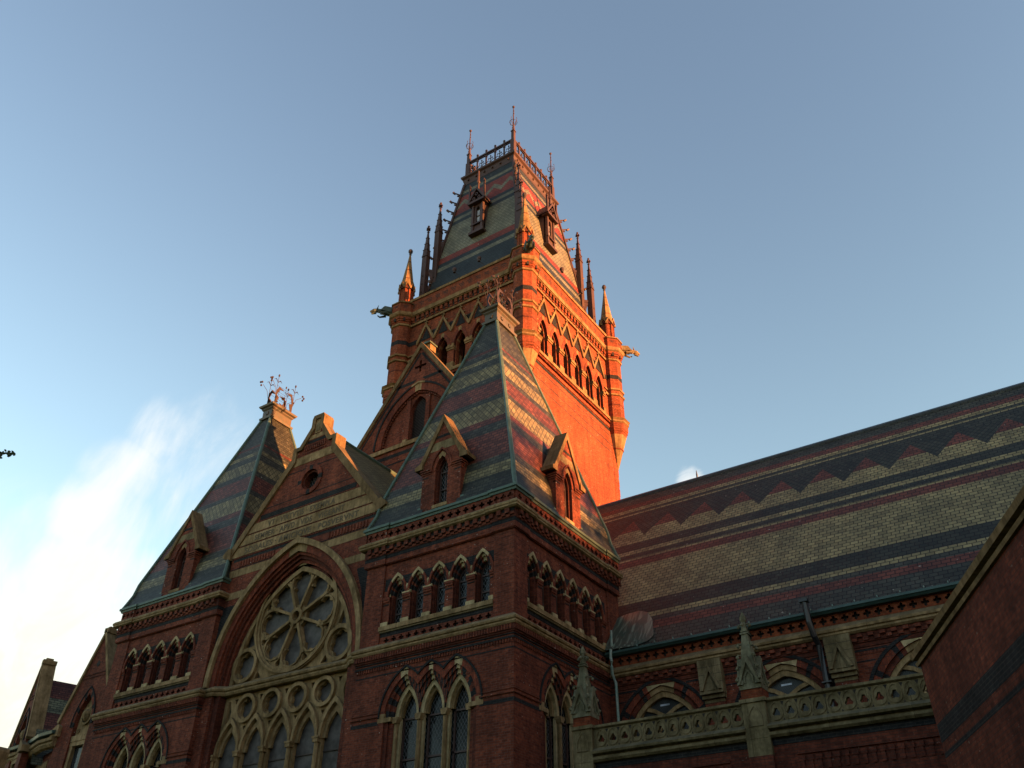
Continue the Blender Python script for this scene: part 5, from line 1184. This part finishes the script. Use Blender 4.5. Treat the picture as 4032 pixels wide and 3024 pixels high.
# ------------------------------------------------------------------ theatre gables at lower left
def gable_wall(T, fr, hw, zb, za, full=True, big=True):
    w = MB('brick'); rise = za-zb
    holes = [[(-.62, 9.0), (.38, 9.0), (.38, 11.35), (-.62, 11.35)]] if 0 else []
    w.plate(fr, [(-hw, 0), (hw, 0), (hw, zb), (0, za), (-hw, zb)], [archhole(0, 8.3, 12.0, .62, 1.45, 10)], 0, -.35)
    w.ring(fr, arc(0, 12.0, .62, 1.45), arc(0, 12.0, .80, 1.72), -.03, .02, lambda i, k: 'brick_black' if i % 3 == 0 else 'voussoir'); w.ring(fr, arc(0, 12.0, .80, 1.72), arc(0, 12.0, .85, 1.80), -.03, .05, 'brick_black')
    for z in (14.35, 14.2): w.box(fr, -(za-z)/rise*hw*.9, (za-z)/rise*hw*.9, z, z+.05, 0, .03, 'brick_dark')
    w.prism(fr, foil(0, 14.85, .16, 4, 0, 3, .5), 0, .01, 'mortar_shadow')
    w.build('gable_wall', T)
    s = MB('cream'); s.face([fr(-.62, 11.3, -.2), fr(.62, 11.3, -.2), fr(.62, 12.6, -.2), fr(0, 13.4, -.2), fr(-.62, 12.6, -.2)])
    s.box(fr, -.62, .62, 11.35, 11.6, -.3, -.05); s.box(fr, -.62, -.42, 8.4, 11.35, -.3, -.1); s.box(fr, .42, .62, 8.4, 11.35, -.3, -.1); s.box(fr, -.62, .62, 11.15, 11.35, -.3, -.08)
    cl = lambda L: L+[L[0]]
    s.ring(fr, cl(circ(.02, 12.45, .30, 20)), cl(circ(.02, 12.45, .40, 20)), -.2, -.10); s.ring(fr, cl(circ(-.4, 11.85, .06, 10)), cl(circ(-.4, 11.85, .10, 10)), -.2, -.15)
    s.ball(fr(.04, 12.42, -.14), .19, None, 8, 1.25); s.ball(fr(.02, 12.5, -.17), .25, None, 8, 1.1); s.build('carved_tympanum', T)
    c = MB('cream')
    for sg in (-1, 1): c.prism(fr, [(0, za+.28), (0, za), (sg*(hw+.1), zb-.15), (sg*(hw+.24), zb-.05)], -.60, .08)
    c.box(fr, -.14, .14, za+.1, za+.32, -.6, .08); c.box(fr, -.09, .09, za+.3, za+.42, -.4, -.05); c.build('coping', T)
    p = MB('glass_lead'); p.face([fr(-.42, 8.3, -.28), fr(.42, 8.3, -.28), fr(.42, 11.2, -.28), fr(-.42, 11.2, -.28)]); p.build('pane', T)
    g_ = MB('cream')
    for sg in (-1, 1): g_.prism(fr, [(sg*(hw-.25), zb-.75), (sg*(hw+.32), zb-.75), (sg*(hw+.32), zb-.45), (sg*(hw-.1), zb-.2), (sg*(hw-.25), zb-.3)], -.4, .18)
    build_each(g_, 'kneeler', T)
def theatre():
    T = thing('theatre_wing', 'polygonal brick theatre wing with stone coped gables at the lower left edge', 'building')
    G1 = Fr((-24.55, 1.0), (1, 0), (0, -1)); gable_wall(T, G1, 1.75, 12.45, 16.25)
    d = Vector((.9625, -.271)); G2 = Fr((-30.5, 1.55), d, Vector((-.271, -.9625))); gable_wall(T, G2, 1.25, 12.2, 15.9)
    r = MB('slate_theatre')
    def ridge_roof(fr, hw, zb, za, dep):
        for sg in (-1, 1): r.face([fr(0, za, -.3), fr(sg*(hw+.6), zb-1.2, -.3), fr(sg*(hw+.6), zb-1.2, -dep), fr(0, za, -dep)])
    ridge_roof(G1, 1.75, 12.45, 15.7, 9); ridge_roof(G2, 1.6, 12.0, 15.3, 9)
    r.face([(-22, 3, 12.0), (-30, 3, 12.0), (-30, 12, 18), (-22, 12, 18)]); r.face([(-29, 3.1, 12.0), (-42, 9, 12.0), (-42, 16, 18), (-29, 12, 18)])
    r.build('roof', T)
    w = MB('brick'); w.face([(-26.3, 1.25, 0), (-29.4, 1.25+.85, 0), (-29.4, 1.25+.85, 11.3), (-26.3, 1.25, 11.3)]); w.face([(-31.6, 2.2, 0), (-40, 6, 0), (-40, 6, 11.2), (-31.6, 2.2, 11.2)])
    w.build('wall', T)
    c = MB('cream'); pth = [(-42, 7), (-31.7, 2.15), (-31.6, 2.0), (-29.3, 1.75), (-27.4, 1.15), (-26.2, 1.05)]
    c.sweep(pth, [(0, 11.25), (.15, 11.3), (.25, 11.42), (.22, 11.5), (.32, 11.55), (.34, 11.68), (0, 11.8)]); c.build('cornice', T)
    g_ = MB('copper_dark'); g_.sweep(pth, [(.02, 11.8), (.38, 11.82), (.42, 11.95), (.0, 12.05)]); g_.build('gutter', T)
    f = Fr((-28.9, 1.95), (.96, -.27), (-.27, -.96)); p = MB('cream'); p.box(f, -.2, 1.6, 7.5, 10.9, -.1, .02)
    for z in (8.4, 9.3, 10.2): p.box(f, -.2, 1.6, z, z+.02, 0, .024, 'mortar_shadow')
    p.prism(f, [(-.2, 7.5), (-.2, 10.9), (-1.1, 7.5)], -.1, .02, 'cream_grimy'); p.build('stone_panel', T)
theatre()
# far chimney and rounded buttress cap at the very edge
m = MB('brick_dark'); q = at(30, 2995, 'y', 10); m.wbox(q.x-.16, q.x+.16, 9.9, 10.2, q.z-4, q.z+.85); m.wbox(q.x-.2, q.x+.2, 9.86, 10.24, q.z+.75, q.z+.9); tag(m.build('chimney'), 'slim red chimney stack against bright cloud at lower left', 'chimney')
m = MB('cream'); q = at(8, 2935, 'y', -2); fr = Fr((q.x, -2), (1, 0), (0, -1))
m.prism(fr, [(-1.1, 0), (-.15, 0), (.10, q.z-.55), (.12, q.z-.25), (.08, q.z-.12), (.0, q.z-.06), (-.1, q.z-.06), (-.25, q.z-.14), (-1.1, q.z-.9)], -.35, .15); tag(m.build('stone_buttress'), 'pale rounded stone cap at the extreme lower left corner', 'buttress')

# ------------------------------------------------------------------ floodlights on rods
def flood(label, foot, head):
    T = thing('floodlight', label, 'floodlight', 'floodlights on rods round the tower parapet'); a, b = Vector(foot), Vector(head)
    r = MB('lamp_body'); r.tube([a, b], .016, 5, 'iron_dark'); r.build('rod', T)
    h = MB('lamp_body'); h.tube([b+Vector((0, 0, -.06)), b+Vector((0, 0, .02))], .10, 7); h.lathe(b.x, b.y, [(.05, b.z), (.13, b.z+.1), (.15, b.z+.25), (.06, b.z+.36)], 8, 'iron_brown'); h.build('lamp_head', T)
yb = 10.1
for i, (hd, ft, lab) in enumerate((((1886, 1026), (1914, 1052), 'floodlight on a rod catching orange sun, right one on the shaded tower side'), ((1789, 1070), (1815, 1098), 'dull floodlight on a rod, middle of the shaded tower parapet'), ((1694, 1118), (1722, 1145), 'floodlight on a rod at the left end of the shaded tower parapet'))):
    a = at(*ft, 'y', 10.2); a.z = min(a.z, 39.9); a = at(*ft, 'y', 10.15); b = at(*hd, 'y', 9.75); flood(lab, a, b)
for hd, ft, lab in (((2213, 1069), (2184, 1096), 'floodlight on a rod above the sunlit parapet, nearer the corner turret'), ((2289, 1152), (2258, 1176), 'floodlight on a rod above the sunlit parapet, farther from the corner turret')):
    b = at(*hd, 'x', -5.6); a = at(*ft, 'x', -6.0); flood(lab, a, b)

# ------------------------------------------------------------------ unseen trees and halls, added to block low sun and sky light
def leaf_clump_mesh(seed, n, rad, hgt, leaf):
    rnd = random.Random(seed); m = MB('leaf'); blobs = []
    for i in range(16):
        a = rnd.uniform(0, 6.28); rr = rad*rnd.uniform(.15, .72); z = hgt*rnd.uniform(-.42, .45); blobs.append((rr*math.cos(a)*(1-abs(z)/hgt*.7), rr*math.sin(a)*(1-abs(z)/hgt*.7), z, rad*rnd.uniform(.22, .42)))
    for i in range(n):
        bx, by, bz, br = blobs[i % 16]; d = Vector((rnd.gauss(0, 1), rnd.gauss(0, 1), rnd.gauss(0, 1))).normalized()*br*rnd.uniform(.55, 1.08)
        c = Vector((bx, by, bz))+d; u = Vector((rnd.gauss(0, 1), rnd.gauss(0, 1), rnd.gauss(0, 1))).normalized(); v = u.cross(Vector((rnd.gauss(0, 1), rnd.gauss(0, 1), rnd.gauss(0, 1)))).normalized(); s_ = leaf*rnd.uniform(.6, 1.3)
        m.face([c-u*s_, c+v*s_*.45, c+u*s_, c-v*s_*.45])
    return m
def tree(x, y, h, rad, label, group, src=None):
    T = thing('light_blocking_tree', label, 'tree', group); T.location = (x, y, 0)
    if src is None:
        t = MB('bark'); t.tube([(0, 0, 0), (.1, 0, h*.25), (-.1, .15, h*.5), (.1, 0, h*.8)], [.42, .34, .24, .08], 8)
        rnd = random.Random(3)
        for k in range(9):
            a = k*2.4; z = h*(.30+.05*k); L_ = rad*.75*(1-.05*k); t.tube([(0, 0, z), (math.cos(a)*L_*.5, math.sin(a)*L_*.5, z+h*.08), (math.cos(a)*L_, math.sin(a)*L_, z+h*.14)], [.16, .10, .03], 6)
        t.build('trunk', T)
        XF.append(lambda X, Y, Z: (X, Y, Z+h*.63)); c = leaf_clump_mesh(5, 0, rad, h*.75, .2) if 0 else None; XF.pop()
        XF.append(lambda X, Y, Z: (X, Y, Z+h*.62)); c = leaf_clump_mesh(5, 1, rad, h*.7, .2); XF.pop()
        m = MB('leaf'); q = leaf_clump_mesh(5, 9000, rad, h*.68, .30); m.v = [(a, b, z+h*.62) for a, b, z in q.v]; m.f, m.mi = q.f, q.mi; m.build('crown', T)
    else:
        sx = h/src['h']
        for ch in src['T'].children: c = ch.copy(); COL.objects.link(c); c.parent = T; c.scale = (rad/src['r'], rad/src['r'], sx); c.rotation_euler = (0, 0, x*1.7+y)
    return {'T': T, 'h': h, 'r': rad}
gW = 'unseen trees added west to block low sun'; gN = 'unseen trees added across the lawn to block sky light'
t0 = tree(66, 6, 27.0, 7.0, 'tall unseen tree added west of the hall to block low sun, nearest its far end', gW)  # unseen row, added to keep the low sun off the lower walls
for i, (x, y, h, r_) in enumerate(((70, 15, 28.5, 7.5), (68, 25, 27.5, 7.5), (70, 35, 28.5, 8.0), (64, -4, 25.0, 6.5), (72, 45, 28, 7.5))): tree(x, y, h, r_, 'tall unseen tree added in the row west of the hall to block low sun', gW, t0)
for i, (x, y, h, r_) in enumerate(((34, -34, 20, 8), (22, -48, 22, 9), (6, -50, 21, 8.5), (-12, -48, 22, 9), (-28, -42, 20, 8), (-44, -30, 22, 9), (44, -20, 18, 6.5), (48, -6, 17, 6))): tree(x, y, h, r_, 'unseen leafy tree added across the lawn to block sky light', gN, t0)  # unseen, added around and behind the camera to cut sky light
def block(name, label, x0, x1, y0, y1, z):
    T = thing(name, label, 'building'); w = MB('brick'); w.wbox(x0, x1, y0, y1, 0, z); w.build('wall', T)
    r = MB('slate_grey'); cx_ = (x0+x1)/2; cy_ = (y0+y1)/2
    if x1-x0 > y1-y0: r.hexa([(x0-.5, y0-.5, z), (x1+.5, y0-.5, z), (x1+.5, y1+.5, z), (x0-.5, y1+.5, z)], [(x0+4, cy_, z+5), (x1-4, cy_, z+5), (x1-4, cy_+.1, z+5), (x0+4, cy_+.1, z+5)])
    else: r.hexa([(x0-.5, y0-.5, z), (x1+.5, y0-.5, z), (x1+.5, y1+.5, z), (x0-.5, y1+.5, z)], [(cx_, y0+4, z+3), (cx_+.1, y0+4, z+3), (cx_+.1, y1-4, z+3), (cx_, y1-4, z+3)])
    r.build('roof', T)
    g_ = MB('glass_dark'); f = Fr((x0, y1), (1, 0), (0, 1)) if x1-x0 > y1-y0 else Fr((x0, y1), (0, -1), (-1, 0)); ln = max(x1-x0, y1-y0)
    for k in range(int(ln/4)):
        for zz in range(2, int(z)-2, 4): g_.box(f, 1.5+k*4, 2.8+k*4, zz, zz+2, -.05, .02)
    build_each(g_, 'window', T)
block('sky_blocking_hall', 'unseen long brick hall with hipped roof, added across the lawn to block sky light', -45, 40, -75, -60, 15)  # unseen, added behind the camera so less sky light reaches the walls
block('sun_blocking_hall', 'unseen brick hall added beyond the western trees to block low sun', 86, 100, -30, 60, 22.5)  # unseen, added only to shade the lower walls from the low sun
# leafy branch tip at the left edge
def edge_tree():
    tip = at(52, 1787, 'y', -12.5); T = thing('young_tree', 'leafy tree whose branch tip pokes in at the left edge of the sky', 'tree')
    left = -RT; base = tip+left*4.4; t = MB('bark'); t.tube([(base.x, base.y, 0), (base.x, base.y, tip.z*.5), (base.x+.2, base.y, tip.z+1.5)], [.22, .16, .05], 8)
    q0 = Vector((base.x+.1, base.y, tip.z-.9)); t.tube([q0, q0.lerp(tip, .5)+Vector((0, 0, .25)), tip+left*.25], [.07, .035, .02], 6); t.build('trunk', T)
    m = MB('leaf'); rnd = random.Random(11); UPv = Vector((0, 0, 1))
    for i in range(46):
        d = rnd.uniform(.0, .62); c = tip+left*d+UPv*rnd.gauss(-.0, .03+.11*d)+FWD*rnd.gauss(0, .08); a = rnd.uniform(-1.2, 1.2)+(0 if rnd.random() < .5 else 3.1); u = (RT*math.cos(a)+UP*math.sin(a)+FWD*rnd.uniform(-.3, .3)).normalized(); v = u.cross(FWD).normalized(); s_ = .062
        m.face([c-u*s_, c-u*s_*.3+v*s_*.5, c+u*s_*.3+v*s_*.5, c+u*s_, c+u*s_*.3-v*s_*.5, c-u*s_*.3-v*s_*.5])
    q = leaf_clump_mesh(9, 5200, 2.9, 4.6, .075); cc = base+Vector((-.6, 0, .4)); b0 = len(m.v); m.v += [(a+cc.x, b+cc.y, z+cc.z) for a, b, z in q.v]; m.f += [tuple(i+b0 for i in f) for f in q.f]; m.mi += q.mi; m.build('crown', T)
edge_tree()
